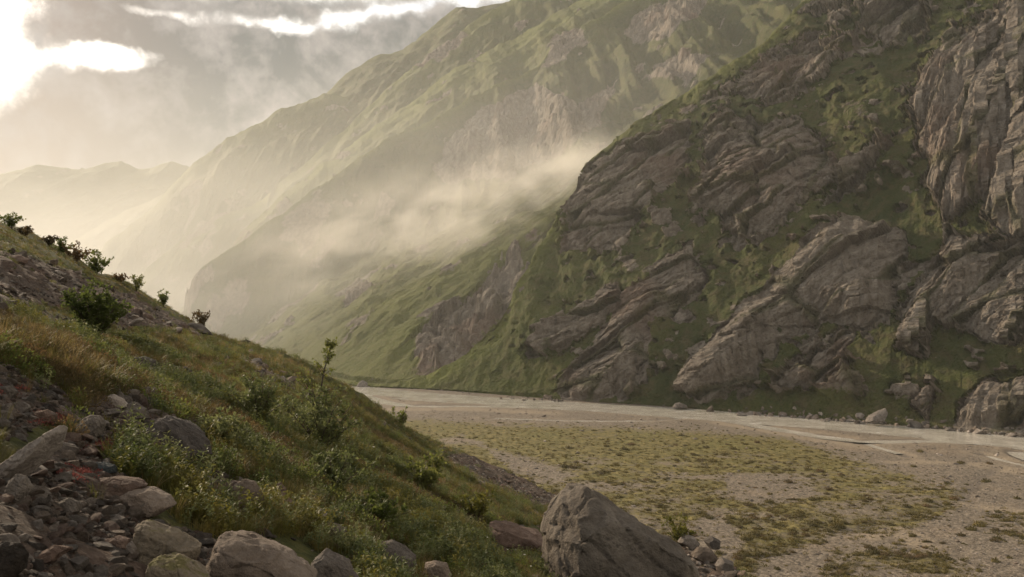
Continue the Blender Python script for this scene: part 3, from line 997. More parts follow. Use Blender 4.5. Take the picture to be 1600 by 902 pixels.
R_TAN = mat_rock('granite_tan', (0.060, 0.045, 0.033), (0.135, 0.104, 0.080), (0.23, 0.185, 0.150))
R_GREY = mat_rock('granite_grey', (0.046, 0.039, 0.032), (0.105, 0.088, 0.073), (0.19, 0.165, 0.142))
R_PALE = mat_rock('granite_pale', (0.095, 0.076, 0.062), (0.185, 0.155, 0.130), (0.32, 0.28, 0.24))
R_RED = mat_rock('rock_reddish', (0.050, 0.033, 0.025), (0.105, 0.070, 0.053), (0.18, 0.13, 0.102))
R_MOSS = mat_rock('rock_with_olive_lichen', (0.055, 0.044, 0.030), (0.115, 0.092, 0.066), (0.20, 0.165, 0.125), (0.066, 0.058, 0.016), 0.04)
R_RUST = mat_rock('rock_with_orange_lichen', (0.050, 0.042, 0.037), (0.105, 0.088, 0.076), (0.26, 0.225, 0.195), (0.23, 0.085, 0.028), -0.03)
R_DARK = mat_rock('rock_dark_brown', (0.028, 0.022, 0.017), (0.060, 0.047, 0.037), (0.115, 0.092, 0.074))
R_SLATE = mat_rock('slate_dark', (0.014, 0.016, 0.016), (0.028, 0.033, 0.034), (0.065, 0.072, 0.074))
R_BIG = mat_rock('boulder_weathered', (0.070, 0.057, 0.045), (0.150, 0.125, 0.100), (0.25, 0.212, 0.172), None, 0, 0.32, (0.028, 0.025, 0.021))
R_MIX = [R_GREY, R_TAN, R_RED, R_DARK, R_PALE]


def ico(sub):
    bm = bmesh.new()
    bmesh.ops.create_icosphere(bm, subdivisions=sub, radius=1.0)
    co = np.array([v.co for v in bm.verts]); f = np.array([[v.index for v in p.verts] for p in bm.faces])
    bm.free()
    return co, f


ICO = {k: ico(k) for k in (2, 3, 4)}


def rock_shape(seed, sub=3, flat=0.62, long=1.25, cuts=15, rough=0.045):
    r = np.random.default_rng(seed)
    co, f = ICO[sub]
    co = co.copy()
    for _ in range(cuts):
        n = r.normal(size=3); n /= np.linalg.norm(n)
        d = r.uniform(0.45, 0.82)
        e = np.maximum(co @ n - d, 0)
        co -= e[:, None] * n * 0.99
    co *= np.array([long * r.uniform(0.85, 1.1), r.uniform(0.75, 1.0), flat * r.uniform(0.8, 1.15)])
    nn = fbm(co[:, 0] * 2.2, co[:, 1] * 2.2, co[:, 2] * 2.2 + seed, octv=4, seed=seed % 97)
    co += co / (np.linalg.norm(co, axis=1, keepdims=True) + 1e-6) * (nn * rough * 2)[:, None]
    return co, f


def rock_mesh(name, seed, mat, sub=3, smooth=False, **kw):
    co, f = rock_shape(seed, sub, **kw)
    o = raw_mesh(name, co, f, mat, None, smooth)
    return o


def moraine_hit(u, v):
    Dc = float(DCR(u))
    D = np.exp(np.linspace(math.log(2.2), math.log(Dc), 500))
    x = (u - U0) / FPX * D
    z = moraine_height(x, D)
    vv = VH - FPX * (z - CH) / D
    k = np.where(vv <= v)[0]
    i = k[0] if len(k) else len(D) - 1
    return Vector((x[i], D[i], z[i]))


def traced_rock(name, outline, D, thick, mat, label, cat='boulder', group=None, seed=0, rough=0.035, bev=0.06, rot=0.0, sharp=0.0, cuts=5, front=None):
    """A boulder whose face has this outline (photo pixels) where it stands, D metres off, and is thick metres deep."""
    P = np.array([((u - U0) / FPX * D, 0.0, CH - (v - VH) / FPX * D) for u, v in outline])
    c = P.mean(0)
    r = np.random.default_rng(seed + 500)
    pts = [P]
    for sc_, dy_ in ((0.93, -0.26), (0.70, -0.46), (0.93, 0.24), (0.68, 0.5)):
        q = c + (P - c) * sc_
        q = q + r.normal(size=q.shape) * 0.035 * thick
        q[:, 1] += dy_ * thick + (q[:, 2] - c[2]) * 0.30 * (1 if dy_ < 0 else -0.4)
        pts.append(q)
    if front:
        for (u, v, dd) in front:
            pts.append(np.array([((u - U0) / FPX * (D - dd), -dd, CH - (v - VH) / FPX * (D - dd))])[:, :])
    A = np.concatenate(pts)
    A[:, 1] += D
    base = Vector((c[0], D, A[:, 2].min()))
    A = A - np.array(base)
    size = max(np.ptp(A[:, 0]), np.ptp(A[:, 2]))
    bm = bmesh.new()
    for p in A:
        bm.verts.new(p)
    bmesh.ops.convex_hull(bm, input=list(bm.verts))
    bmesh.ops.delete(bm, geom=[v for v in bm.verts if not v.link_faces], context='VERTS')
    bmesh.ops.dissolve_limit(bm, angle_limit=math.radians(9), verts=list(bm.verts), edges=list(bm.edges))
    bmesh.ops.bevel(bm, geom=list(bm.edges), offset=bev * size * 0.35, segments=2, affect='EDGES', profile=0.6, clamp_overlap=True)
    bmesh.ops.triangulate(bm, faces=list(bm.faces))
    for _ in range(cuts):
        le = [e for e in bm.edges if e.calc_length() > size / 34]
        if not le:
            break
        bmesh.ops.subdivide_edges(bm, edges=le, cuts=1, use_grid_fill=False)
        bmesh.ops.triangulate(bm, faces=[f for f in bm.faces if len(f.verts) > 3])
    bm.normal_update()
    co = np.array([v.co for v in bm.verts]); nr_ = np.array([v.normal for v in bm.verts])
    s_ = size
    q = co / s_
    n = fbm(q[:, 0] * 3, q[:, 1] * 3, q[:, 2] * 3 + seed, octv=5, seed=seed + 3) * rough
    k_ = 1 - np.abs(gnoise(q[:, 0] * 4 + q[:, 2] * 2, q[:, 1] * 4, q[:, 2] * 3.2 + 3 * seed, seed=seed + 9))
    n = n - np.clip(k_ - 0.90, 0, 1) * rough * 5.0
    n = n + np.round(gnoise(q[:, 0] * 2.4, q[:, 1] * 2.4, q[:, 2] * 3.4 + seed, seed=seed + 5) * 2.2) * rough * 0.25
    n = n + fbm(q[:, 0] * 14, q[:, 1] * 14, q[:, 2] * 14, octv=3, seed=seed + 11) * rough * 0.30
    co = co + nr_ * (n * s_)[:, None]
    for v, p in zip(bm.verts, co):
        v.co = p
    me = bpy.data.meshes.new(name)
    bm.to_mesh(me); bm.free()
    me.polygons.foreach_set('use_smooth', np.full(len(me.polygons), True))
    me.materials.append(mat)
    o = bpy.data.objects.new(name, me)
    o.location = base
    link(tag(o, label, cat, group))
    return o


def at_ground(outline, extra=0.0):
    """Distance at which the foot of an outline stands on the moraine."""
    vmax = max(v for _, v in outline); um = sum(u for u, _ in outline) / len(outline)
    return moraine_hit(um, vmax - extra).y


NAMED_ROCKS = [
    ('boulder', [(322, 905), (330, 872), (342, 842), (352, 833), (372, 834), (400, 845), (440, 862), (470, 880), (490, 905), (470, 950), (340, 950)], None, 0.9, R_TAN, 'big tan granite boulder with a ridged face at the foot of the mossy boulder', 3, 0.02),
    ('boulder', [(484, 895), (492, 872), (505, 860), (520, 866), (545, 884), (562, 905), (540, 935), (490, 930)], None, 0.6, R_PALE, 'pale pointed boulder beside the big tan granite boulder', 5, 0.02),
    ('boulder', [(209, 880), (212, 840), (216, 818), (228, 812), (240, 824), (258, 838), (285, 842), (312, 856), (306, 872), (270, 888), (228, 890)], None, 0.55, R_MOSS, 'boulder grown over with olive green lichen and a peaked top', 8, 0.03),
    ('boulder', [(232, 895), (240, 872), (252, 865), (272, 874), (296, 894), (322, 902), (330, 925), (240, 930)], None, 0.45, R_MOSS, 'brown lichen-edged boulder under the olive green lichen boulder', 9, 0.03),
    ('boulder', [(184, 790), (188, 772), (205, 762), (235, 764), (262, 776), (272, 790), (255, 800), (215, 803), (190, 798)], None, 0.5, R_TAN, 'smooth rounded tan boulder below the grass tongue', 12, 0.012),
    ('boulder', [(155, 762), (158, 748), (180, 744), (212, 750), (228, 760), (215, 772), (165, 780)], None, 0.4, R_RED, 'low reddish boulder tucked under overhanging grass', 13, 0.015),
    ('boulder', [(219, 682), (232, 668), (250, 652), (262, 650), (280, 660), (302, 672), (318, 690), (326, 706), (312, 712), (270, 704), (235, 695)], None, 0.8, R_RUST, 'grey boulder with an orange lichen crown and dark shaded side', 15, 0.03),
    ('boulder', [(122, 672), (128, 656), (142, 648), (156, 650), (165, 662), (158, 680), (142, 688), (128, 684)], None, 0.4, R_GREY, 'upright grey stone at the upper end of the long slab', 17, 0.03),
    ('rock_slab', [(-8, 742), (10, 722), (45, 696), (80, 672), (98, 664), (102, 674), (80, 700), (45, 728), (8, 764), (-8, 768)], None, 0.45, R_PALE, 'long pale slab of rock lying slantwise across the scree', 19, 0.015),
    ('boulder', [(163, 632), (166, 620), (178, 616), (192, 624), (198, 636), (180, 642)], None, 0.4, R_PALE, 'pale cracked boulder behind the orange lichen boulder', 21, 0.03),
    ('boulder', [(192, 652), (195, 634), (210, 628), (228, 640), (232, 654), (212, 660)], None, 0.4, R_GREY, 'squat grey boulder between the pale cracked boulder and the orange lichen one', 22, 0.03),
    ('boulder', [(362, 782), (366, 756), (380, 748), (396, 752), (406, 766), (411, 786), (395, 796), (370, 792)], None, 0.5, R_TAN, 'tan boulder with a rounded back standing in long grass', 24, 0.02),
    ('boulder', [(424, 772), (428, 758), (440, 754), (447, 764), (446, 778), (432, 782)], None, 0.35, R_RED, 'small reddish boulder uppermost of the pair in the grass', 25, 0.02),
    ('boulder', [(432, 796), (436, 782), (450, 777), (464, 788), (464, 800), (445, 804)], None, 0.35, R_RED, 'reddish boulder lowermost of the pair in the grass', 26, 0.02),
    ('boulder', [(588, 865), (592, 850), (610, 846), (632, 858), (648, 870), (650, 885), (615, 884), (594, 878)], None, 0.5, R_GREY, 'flat topped grey boulder in dark herbs near the round one', 27, 0.025),
    ('boulder', [(660, 900), (664, 882), (680, 875), (698, 880), (706, 898), (700, 918), (668, 918)], None, 0.5, R_TAN, 'round brown boulder half sunk in dark herbs', 28, 0.02),
    ('boulder', [(497, 825), (502, 818), (522, 820), (542, 832), (546, 842), (520, 842)], None, 0.4, R_TAN, 'tan boulder showing through the herbs above the pale pointed one', 29, 0.02),
    ('boulder', [(478, 800), (484, 792), (500, 795), (512, 804), (500, 810), (484, 808)], None, 0.3, R_PALE, 'small white faced boulder in the grass', 30, 0.02),
    ('rock_slab', [(762, 832), (766, 818), (782, 818), (815, 828), (850, 846), (858, 854), (838, 858), (800, 850), (770, 842)], None, 0.8, R_RED, 'long reddish slab leaning against the huge boulder', 31, 0.02),
    ('boulder', [(135, 734), (140, 724), (160, 722), (178, 728), (182, 738), (160, 742), (140, 741)], None, 0.3, R_SLATE, 'dark blue black slate stone on the scree', 33, 0.02),
    ('stone', [(165, 744), (168, 738), (178, 737), (184, 742), (180, 748), (168, 748)], None, 0.12, R_PALE, 'small pale oval stone beside the dark slate', 34, 0.01),
    ('boulder', [(206, 572), (212, 560), (226, 556), (242, 564), (246, 576), (225, 582)], None, 0.6, R_GREY, 'grey boulder in turf above the pale cracked boulder', 35, 0.03),
    ('boulder', [(-15, 898), (-10, 862), (5, 846), (28, 850), (40, 868), (34, 892), (10, 915)], None, 0.4, R_DARK, 'dark brown boulder on the lowest scree', 36, 0.03),
    ('boulder', [(8, 778), (14, 752), (26, 740), (40, 744), (48, 762), (36, 784), (18, 790)], None, 0.35, R_GREY, 'rough grey boulder below the long pale slab', 37, 0.03),
    ('boulder', [(88, 800), (92, 784), (108, 778), (124, 784), (126, 798), (108, 806)], None, 0.3, R_GREY, 'angular dark grey boulder in the middle of the scree', 38, 0.03),
    ('boulder', [(163, 858), (166, 842), (182, 837), (200, 842), (203, 856), (184, 864)], None, 0.3, R_RED, 'square brown boulder on the scree beside the lichen boulder', 39, 0.03),
    ('boulder', [(55, 876), (66, 862), (90, 852), (110, 856), (92, 872), (68, 884)], None, 0.3, R_RED, 'flat brown boulder tilted on the lowest scree', 40, 0.03),
    ('boulder', [(192, 868), (194, 852), (206, 846), (214, 858), (212, 872), (200, 876)], None, 0.25, R_PALE, 'small white banded boulder touching the lichen boulder', 41, 0.03),
    ('boulder', [(-5, 618), (2, 604), (18, 602), (26, 612), (20, 622), (2, 624)], None, 0.3, R_GREY, 'grey boulder at the top edge of the scree', 42, 0.03),
    ('boulder', [(50, 655), (56, 644), (74, 640), (86, 648), (84, 660), (64, 664)], None, 0.35, R_RED, 'brown boulder above the long pale slab', 43, 0.03),
    ('boulder', [(-3, 445), (2, 438), (12, 432), (12, 442), (6, 448)], None, 0.8, R_PALE, 'pale triangular boulder on the gravel face of the ridge', 44, 0.02),
    ('boulder', [(118, 432), (122, 424), (127, 421), (128, 428), (124, 433)], None, 0.6, R_PALE, 'narrow white boulder high on the gravel face under the ridge bush', 45, 0.02),
    ('rock_slab', [(194, 512), (204, 504), (220, 496), (224, 500), (212, 508), (200, 514)], None, 0.8, R_PALE, 'pale slab on the gravel face above the turf edge', 46, 0.02),
    ('boulder', [(290, 514), (296, 506), (310, 506), (322, 514), (330, 522), (310, 522)], None, 1.2, R_GREY, 'grey outcrop boulder where the gravel ridge meets the turf', 47, 0.03),
]
for i, (nm, ol, D, th, mt, lb, sd, rg) in enumerate(NAMED_ROCKS):
    D = D or at_ground(ol, 3)
    wid = (max(p[0] for p in ol) - min(p[0] for p in ol)) / FPX * D
    traced_rock(nm, ol, D, max(wid * 0.75, 0.08), mt, lb, 'rock slab' if nm == 'rock_slab' else nm, None, sd, rg * 1.25 + 0.012, 0.035)

# the huge boulder and its rubble
traced_rock('huge_boulder', [(842, 870), (848, 832), (862, 789), (876, 764), (890, 756), (908, 755), (926, 762), (944, 778), (962, 798), (990, 814), (1018, 834), (1046, 844), (1070, 862), (1084, 884), (1078, 930), (1060, 990), (870, 990)],
            22.0, 3.6, R_BIG, 'huge brown weathered boulder standing at the edge of the slope above the plain', 'boulder', None, 61, 0.050, 0.03, cuts=7,
            front=[(905, 850, 2.0), (935, 870, 2.0), (1000, 960, 2.4)])
RUBBLE = [([(1058, 846), (1068, 836), (1084, 838), (1094, 850), (1080, 858)], 40, R_GREY, 'grey rubble block behind the huge boulder'),
          ([(1080, 868), (1092, 856), (1112, 858), (1122, 872), (1100, 880)], 40, R_TAN, 'tan rubble block by the bush below the huge boulder'),
          ([(1100, 846), (1112, 838), (1126, 846), (1124, 856), (1108, 856)], 43, R_GREY, 'grey rubble block farthest out on the plain side of the bush'),
          ([(1118, 884), (1128, 872), (1146, 878), (1146, 892), (1126, 896)], 38, R_GREY, 'grey rubble block at the end of the rubble tongue')]
for i, (ol, D, mt, lb) in enumerate(RUBBLE):
    traced_rock('boulder', ol, at_ground(ol, 2), 1.0, mt, lb, 'boulder', None, 70 + i, 0.03)
# boulders at the river's far bank
BANK = [([(556, 606), (560, 598), (566, 594), (574, 598), (584, 606)], 486, R_GREY, 'grey boulder standing alone on the misty river bank'),
        ([(1050, 637), (1054, 631), (1062, 629), (1072, 633), (1074, 638)], 364, R_PALE, 'pale boulder at the foot of the big buttress by the water'),
        ([(1352, 659), (1358, 650), (1372, 644), (1384, 638), (1388, 645), (1380, 657), (1366, 661)], 308, R_PALE, 'pale wedge shaped boulder on the river bank under the green slope'),
        ([(966, 632), (970, 626), (980, 626), (986, 631), (980, 634)], 392, R_GREY, 'low grey boulder at the water below the rounded rock rib')]
for i, (ol, D, mt, lb) in enumerate(BANK):
    traced_rock('boulder', ol, D, 5.0, mt, lb, 'boulder', None, 80 + i, 0.03)

# ------------------------------------------------------------------ scattered stuff: geometry-node instances on point meshes
def scatter(name, label, pts, rot, scl, idx, protos, kind='stuff'):
    pc = bpy.data.collections.new(name + '_sources')
    for p in protos:
        pc.objects.link(p)
    me = bpy.data.meshes.new(name)
    me.vertices.add(len(pts)); me.vertices.foreach_set('co', np.ascontiguousarray(pts, np.float32).ravel())
    a = me.attributes.new('rot', 'FLOAT_VECTOR', 'POINT'); a.data.foreach_set('vector', np.ascontiguousarray(rot, np.float32).ravel())
    a = me.attributes.new('scl', 'FLOAT', 'POINT'); a.data.foreach_set('value', np.ascontiguousarray(scl, np.float32))
    a = me.attributes.new('idx', 'INT', 'POINT'); a.data.foreach_set('value', np.ascontiguousarray(idx, np.int32))
    o = link(tag(bpy.data.objects.new(name, me), label, kind=kind))
    ng = bpy.data.node_groups.new(name + '_nodes', 'GeometryNodeTree')
    ng.interface.new_socket('Geometry', in_out='INPUT', socket_type='NodeSocketGeometry')
    ng.interface.new_socket('Geometry', in_out='OUTPUT', socket_type='NodeSocketGeometry')
    N, L = ng.nodes.new, ng.links.new
    gi, go = N('NodeGroupInput'), N('NodeGroupOutput')
    ci = N('GeometryNodeCollectionInfo'); ci.inputs[0].default_value = pc; ci.inputs[1].default_value = True; ci.inputs[2].default_value = True
    iop = N('GeometryNodeInstanceOnPoints')

    def attr(nm, ty):
        n = N('GeometryNodeInputNamedAttribute'); n.data_type = ty; n.inputs[0].default_value = nm
        return n.outputs[0]
    e2r = N('FunctionNodeEulerToRotation')
    L(attr('rot', 'FLOAT_VECTOR'), e2r.inputs[0])
    L(gi.outputs[0], iop.inputs['Points']); L(ci.outputs[0], iop.inputs['Instance'])
    iop.inputs['Pick Instance'].default_value = True
    L(attr('idx', 'INT'), iop.inputs['Instance Index']); L(e2r.outputs[0], iop.inputs['Rotation']); L(attr('scl', 'FLOAT'), iop.inputs['Scale'])
    L(iop.outputs[0], go.inputs[0])
    md = o.modifiers.new('scatter', 'NODES'); md.node_group = ng
    return o


def mat_leaf(name, c0, c1, c2, trans=0.45, rough=0.6):
    m, t = new_mat(name)
    rnd = t.n('ShaderNodeObjectInfo').outputs['Random']
    pos = t.n('ShaderNodeNewGeometry').outputs['Position']
    n = t.noise(pos, 0.55, 3, 0.6)
    n2 = t.noise(pos, 9.0, 3, 0.6)
    f = t.m('ADD', t.m('MULTIPLY', rnd, 0.4), t.m('ADD', t.m('MULTIPLY', t.m('SUBTRACT', n, 0.5), 1.3), t.m('ADD', t.m('MULTIPLY', t.m('SUBTRACT', n2, 0.5), 0.9), 0.3)))
    c = t.ramp(f, [(0.15, c0), (0.5, c1), (0.85, c2)])
    p = t.n('ShaderNodeBsdfPrincipled', Roughness=rough)
    t.set(p, 'Base Color', c)
    p.inputs['Specular IOR Level'].default_value = 0.18
    tr = t.n('ShaderNodeBsdfTranslucent', Color=c)
    mx = t.n('ShaderNodeMixShader', Fac=trans)
    t.nt.links.new(p.outputs[0], mx.inputs[1]); t.nt.links.new(tr.outputs[0], mx.inputs[2])
    o = t.n('ShaderNodeOutputMaterial')
    t.nt.links.new(mx.outputs[0], o.inputs['Surface'])
    return m


L_GRASS = mat_leaf('grass_green', (0.056, 0.057, 0.014), (0.106, 0.100, 0.024), (0.179, 0.140, 0.043))
L_DRY = mat_leaf('grass_dry', (0.113, 0.077, 0.033), (0.199, 0.144, 0.057), (0.305, 0.225, 0.101))
L_WILLOW = mat_leaf('leaf_grey_green', (0.060, 0.075, 0.026), (0.106, 0.122, 0.043), (0.172, 0.175, 0.071))
L_BRIGHT = mat_leaf('leaf_yellow_green', (0.075, 0.078, 0.016), (0.125, 0.118, 0.024), (0.19, 0.16, 0.038))
L_HEATH = mat_leaf('heath_brown', (0.046, 0.037, 0.017), (0.086, 0.062, 0.026), (0.139, 0.085, 0.038))
L_TUSS = mat_leaf('tussock_olive', (0.045, 0.037, 0.012), (0.080, 0.063, 0.018), (0.135, 0.10, 0.028), 0.3)
L_BUSH = mat_leaf('bush_leaf', (0.052, 0.069, 0.018), (0.095, 0.114, 0.027), (0.164, 0.163, 0.047), 0.6)
L_FLOWER = mat_leaf('flower_white', (0.55, 0.52, 0.46), (0.65, 0.62, 0.56), (0.75, 0.72, 0.66), 0.3)
L_RED = mat_leaf('red_sedum', (0.12, 0.035, 0.03), (0.19, 0.06, 0.05), (0.26, 0.09, 0.07), 0.3)
m_, t_ = new_mat('twig_bark')
finish(t_, t_.ramp(t_.noise(t_.n('ShaderNodeNewGeometry').outputs['Position'], 14, 4, 0.6), [(0.3, (0.030, 0.022, 0.016)), (0.7, (0.085, 0.066, 0.048))]), 0.9)
BARK = m_


class Mesh:
    def __init__(self):
        self.v, self.q, self.n = [], [], 0

    def tri(self, pts, faces):
        self.v.append(np.asarray(pts, float)); self.q.append(np.asarray(faces, int) + self.n); self.n += len(pts)

    def blade(self, base, d, h, wd, bend, r):
        side = np.array([-d[1], d[0], 0.0])
        up = np.array([0, 0, 1.0])
        pts = []
        for k, f in enumerate((0.0, 0.4, 0.75)):
            c = base + up * h * (f - 0.25 * bend * f * f) + d * h * bend * f * f
            w_ = wd * (1 - 0.55 * f)
            pts += [c - side * w_, c + side * w_]
        pts.append(base + up * h * (1 - 0.25 * bend) + d * h * bend)
        self.tri(pts, [(0, 1, 3), (0, 3, 2), (2, 3, 5), (2, 5, 4), (4, 5, 6)])

    def leaf(self, c, d, n, ln, wd):
        d = d / (np.linalg.norm(d) + 1e-9)
        s = np.cross(d, n); s /= (np.linalg.norm(s) + 1e-9)
        u = np.cross(s, d)
        pts = [c, c + d * ln * 0.45 + s * wd * 0.5 + u * ln * 0.06, c + d * ln, c + d * ln * 0.45 - s * wd * 0.5 + u * ln * 0.06]
        self.tri(pts, [(0, 1, 2), (0, 2, 3)])

    def tube(self, path, r0, r1, sides=5):
        path = np.asarray(path, float); n = len(path)
        pts = []
        for i, p in enumerate(path):
            t = path[min(i + 1, n - 1)] - path[max(i - 1, 0)]
            t /= np.linalg.norm(t) + 1e-9
            a = np.cross(t, (0.31, 0.95, 0.1)); a /= np.linalg.norm(a) + 1e-9
            b = np.cross(t, a)
            r = r0 + (r1 - r0) * i / (n - 1)
            for k in range(sides):
                an = 2 * math.pi * k / sides
                pts.append(p + a * r * math.cos(an) + b * r * math.sin(an))
        f = []
        for i in range(n - 1):
            for k in range(sides):
                a0, a1 = i * sides + k, i * sides + (k + 1) % sides
                f += [(a0, a1, a1 + sides), (a0, a1 + sides, a0 + sides)]
        self.tri(pts, f)

    def obj(self, name, mat):
        return raw_mesh(name, np.concatenate(self.v), np.concatenate(self.q), mat, None, False)


def rdir(r):
    a = r.uniform(0, 2 * math.pi)
    return np.array([math.cos(a), math.sin(a), 0.0])


def tuft(name, seed, mat, n=40, h=0.32, spread=0.12, bend=0.55, wd=0.004):
    r = np.random.default_rng(seed); M = Mesh()
    for _ in range(n):
        o = rdir(r) * spread * math.sqrt(r.uniform())
        d = rdir(r) * 0.5 + (o / (np.linalg.norm(o) + 1e-6)) * 0.8
        d /= np.linalg.norm(d)
        M.blade(o, d, h * r.uniform(0.5, 1.1), wd * r.uniform(0.7, 1.4), bend * r.uniform(0.4, 1.4), r)
    return M.obj(name, mat)


def herb(name, seed, mat, stems=9, h=0.34, spread=0.14, ll=0.05, lw=0.018, per=13):
    r = np.random.default_rng(seed); M = Mesh()
    for _ in range(stems):
        o = rdir(r) * spread * math.sqrt(r.uniform()); d = rdir(r)
        hh = h * r.uniform(0.55, 1.1); lean = r.uniform(0.1, 0.5)
        path = [o + np.array([0, 0, hh * f]) + d * hh * lean * f * f for f in (0, .33, .66, 1)]
        M.tube(path, 0.003, 0.0015, 3)
        for k in range(per):
            f = r.uniform(0.2, 1.0)
            c = o + np.array([0, 0, hh * f]) + d * hh * lean * f * f
            ld = rdir(r) + np.array([0, 0, r.uniform(0.1, 0.9)])
            M.leaf(c, ld, np.array([0, 0, 1.0]) + rdir(r) * 0.4, ll * r.uniform(0.7, 1.3), lw * r.uniform(0.8, 1.3))
    return M.obj(name, mat)


def heath(name, seed, mat, n=190, rad=0.20, h=0.20, ll=0.03, lw=0.012):
    r = np.random.default_rng(seed); M = Mesh()
    for _ in range(n):
        d = rdir(r); f = math.sqrt(r.uniform()); z = r.uniform(0.1, 1.0)
        c = d * rad * f + np.array([0, 0, h * z * math.sqrt(max(1 - f * f, 0.03))])
        ld = d * 0.6 + rdir(r) * 0.5 + np.array([0, 0, r.uniform(0.3, 1.0)])
        M.leaf(c, ld, rdir(r) + np.array([0, 0, 0.5]), ll * r.uniform(0.7, 1.5), lw)
    return M.obj(name, mat)


G_TUFTS = [tuft('grass_tuft', 1, L_GRASS), tuft('grass_tuft', 2, L_GRASS, 34, 0.40, 0.10, 0.75), tuft('grass_tuft', 3, L_GRASS, 46, 0.24, 0.15, 0.5),
           tuft('grass_tuft', 4, L_DRY, 30, 0.42, 0.10, 0.5, 0.003), tuft('grass_tuft', 5, L_DRY, 26, 0.34, 0.13, 0.8, 0.003)]
H_HERBS = [herb('herb', 1, L_WILLOW), herb('herb', 2, L_WILLOW, 12, 0.26, 0.18), herb('herb', 3, L_BRIGHT, 10, 0.30, 0.14, 0.045, 0.022), herb('herb', 4, L_BUSH, 12, 0.28, 0.16, 0.04, 0.02),
           heath('herb', 5, L_HEATH), heath('herb', 6, L_HEATH, 150, 0.24, 0.15), heath('herb', 7, L_BUSH, 200, 0.22, 0.22, 0.03, 0.016)]


def slope_points(n, d0, d1, seed, expo=0.62):
    """Random points on the moraine, thinning out with distance."""
    r = np.random.default_rng(seed)
    u = r.uniform(-180, 1250, n * 2); q = r.uniform(0, 1, n * 2)
    D = np.exp(math.log(d0) + (math.log(d1) - math.log(d0)) * q ** expo)
    k = D < DCR(u) + 3.0
    u, D = u[k][:n], D[k][:n]
    x = (u - U0) / FPX * D
    z = moraine_height(x, D)
    sc_, PU, PV = moraine_masks(x, D, z)
    ok = PV < 1010
    return x[ok], D[ok], z[ok], sc_[ok], PU[ok], PV[ok], r


ROCK_ZONE = []
for (_, ol, _, _, _, _, _, _) in NAMED_ROCKS:
    uu_, vv_ = [p[0] for p in ol], [p[1] for p in ol]
    if max(vv_) > 590:
        ROCK_ZONE.append((min(uu_) + 2, max(uu_) - 2, min(vv_) + 4, max(vv_) + 16))


def off_rocks(pu, pv):
    ok = np.ones(len(pu), bool)
    for a, b, c, d in ROCK_ZONE:
        ok &= ~((pu > a) & (pu < b) & (pv > c) & (pv < d))
    return ok


def rots(r, n, tilt=0.18):
    return np.stack([r.normal(0, tilt, n), r.normal(0, tilt, n), r.uniform(0, 6.283, n)], -1)


x, y, z, s_, pu, pv, r = slope_points(44000, 3.2, 95, 11)
patch = fbm(x / 2.6, y / 2.6, octv=3, seed=601)
keep = (r.uniform(size=len(x)) > s_ * 0.98) & ((y > 6.5) | (pu > 330)) & off_rocks(pu, pv)
# among the dense herbs low on the slope grass is sparser
x, y, z, patch, s_, pu, pv = [a[keep] for a in (x, y, z, patch, s_, pu, pv)]
n = len(x)
dryp = np.clip(0.17 + 1.5 * fbm(x / 4.5, y / 4.5, octv=3, seed=605) + 0.25 * sstep(pv, 620, 560), 0, 1)
idx = np.where(r.uniform(size=n) < dryp * 0.75, 3 + r.integers(0, 2, n), r.integers(0, 3, n))
scl = r.uniform(0.55, 1.15, n) * (0.62 + 0.25 * np.clip(y / 30, 0, 1.6)) * np.clip(1 + 0.7 * patch, 0.5, 1.6)
scl = scl * (1 - 0.5 * sstep(545 - pv, 0, 40) * sstep(360 - pu, 0, 40))
scatter('grass', 'long green and straw coloured grass on the moraine slope', np.stack([x, y, z - 0.02], -1), rots(r, n), scl, idx, G_TUFTS)

x, y, z, s_, pu, pv, r = slope_points(40000, 3.2, 90, 12)
patch = fbm(x / 2.2, y / 2.2, octv=3, seed=611)
dense = sstep(pv - SIL(pu), 20, 120)
keep = (r.uniform(size=len(x)) > s_ * 0.993) & ((y > 7.0) | (pu > 470)) & off_rocks(pu, pv) & (r.uniform(size=len(x)) < np.clip(0.34 + 1.5 * patch + 0.2 * dense, 0.02, 1))
x, y, z, patch, pu, pv = [a[keep] for a in (x, y, z, patch, pu, pv)]
n = len(x)
kind_ = 1.5 * fbm(x / 4.2, y / 4.2, octv=3, seed=615) + r.normal(0, 0.12, n) - 0.04
idx = np.where(kind_ < -0.16, 4 + r.integers(0, 2, n), np.where(kind_ < 0.02, np.where(r.uniform(size=n) < .5, 6, 3), np.where(kind_ < 0.24, r.integers(0, 2, n), 2)))
scl = r.uniform(0.6, 1.45, n) * (0.85 + 0.3 * np.clip(y / 30, 0, 1.6))
scl = scl * (1 - 0.5 * sstep(545 - pv, 0, 40) * sstep(360 - pu, 0, 40))
scatter('herb_cover', 'leafy herbs, dwarf willow and heath covering the moraine slope', np.stack([x, y, z - 0.02], -1), rots(r, n, 0.12), scl, idx, H_HERBS)

# red leaved sedum on the scree
cl = [(118, 742), (100, 738), (130, 752), (145, 700), (155, 690), (112, 750), (75, 655), (12, 612)]
P = []
for u, v in cl:
    for _ in range(16):
        h_ = moraine_hit(u + random.gauss(0, 12), v + random.gauss(0, 5))
        P.append((h_.x, h_.y, h_.z - 0.02))
P = np.array(P)
scatter('sedum', 'patches of red leaved sedum between the stones', P, rots(rng, len(P)), rng.uniform(0.3, 0.6, len(P)), rng.integers(0, 2, len(P)), [heath('sedum', 31, L_RED, 150, 0.2, 0.12, 0.03, 0.02), heath('sedum', 32, L_RED, 120, 0.2, 0.10, 0.03, 0.02)])

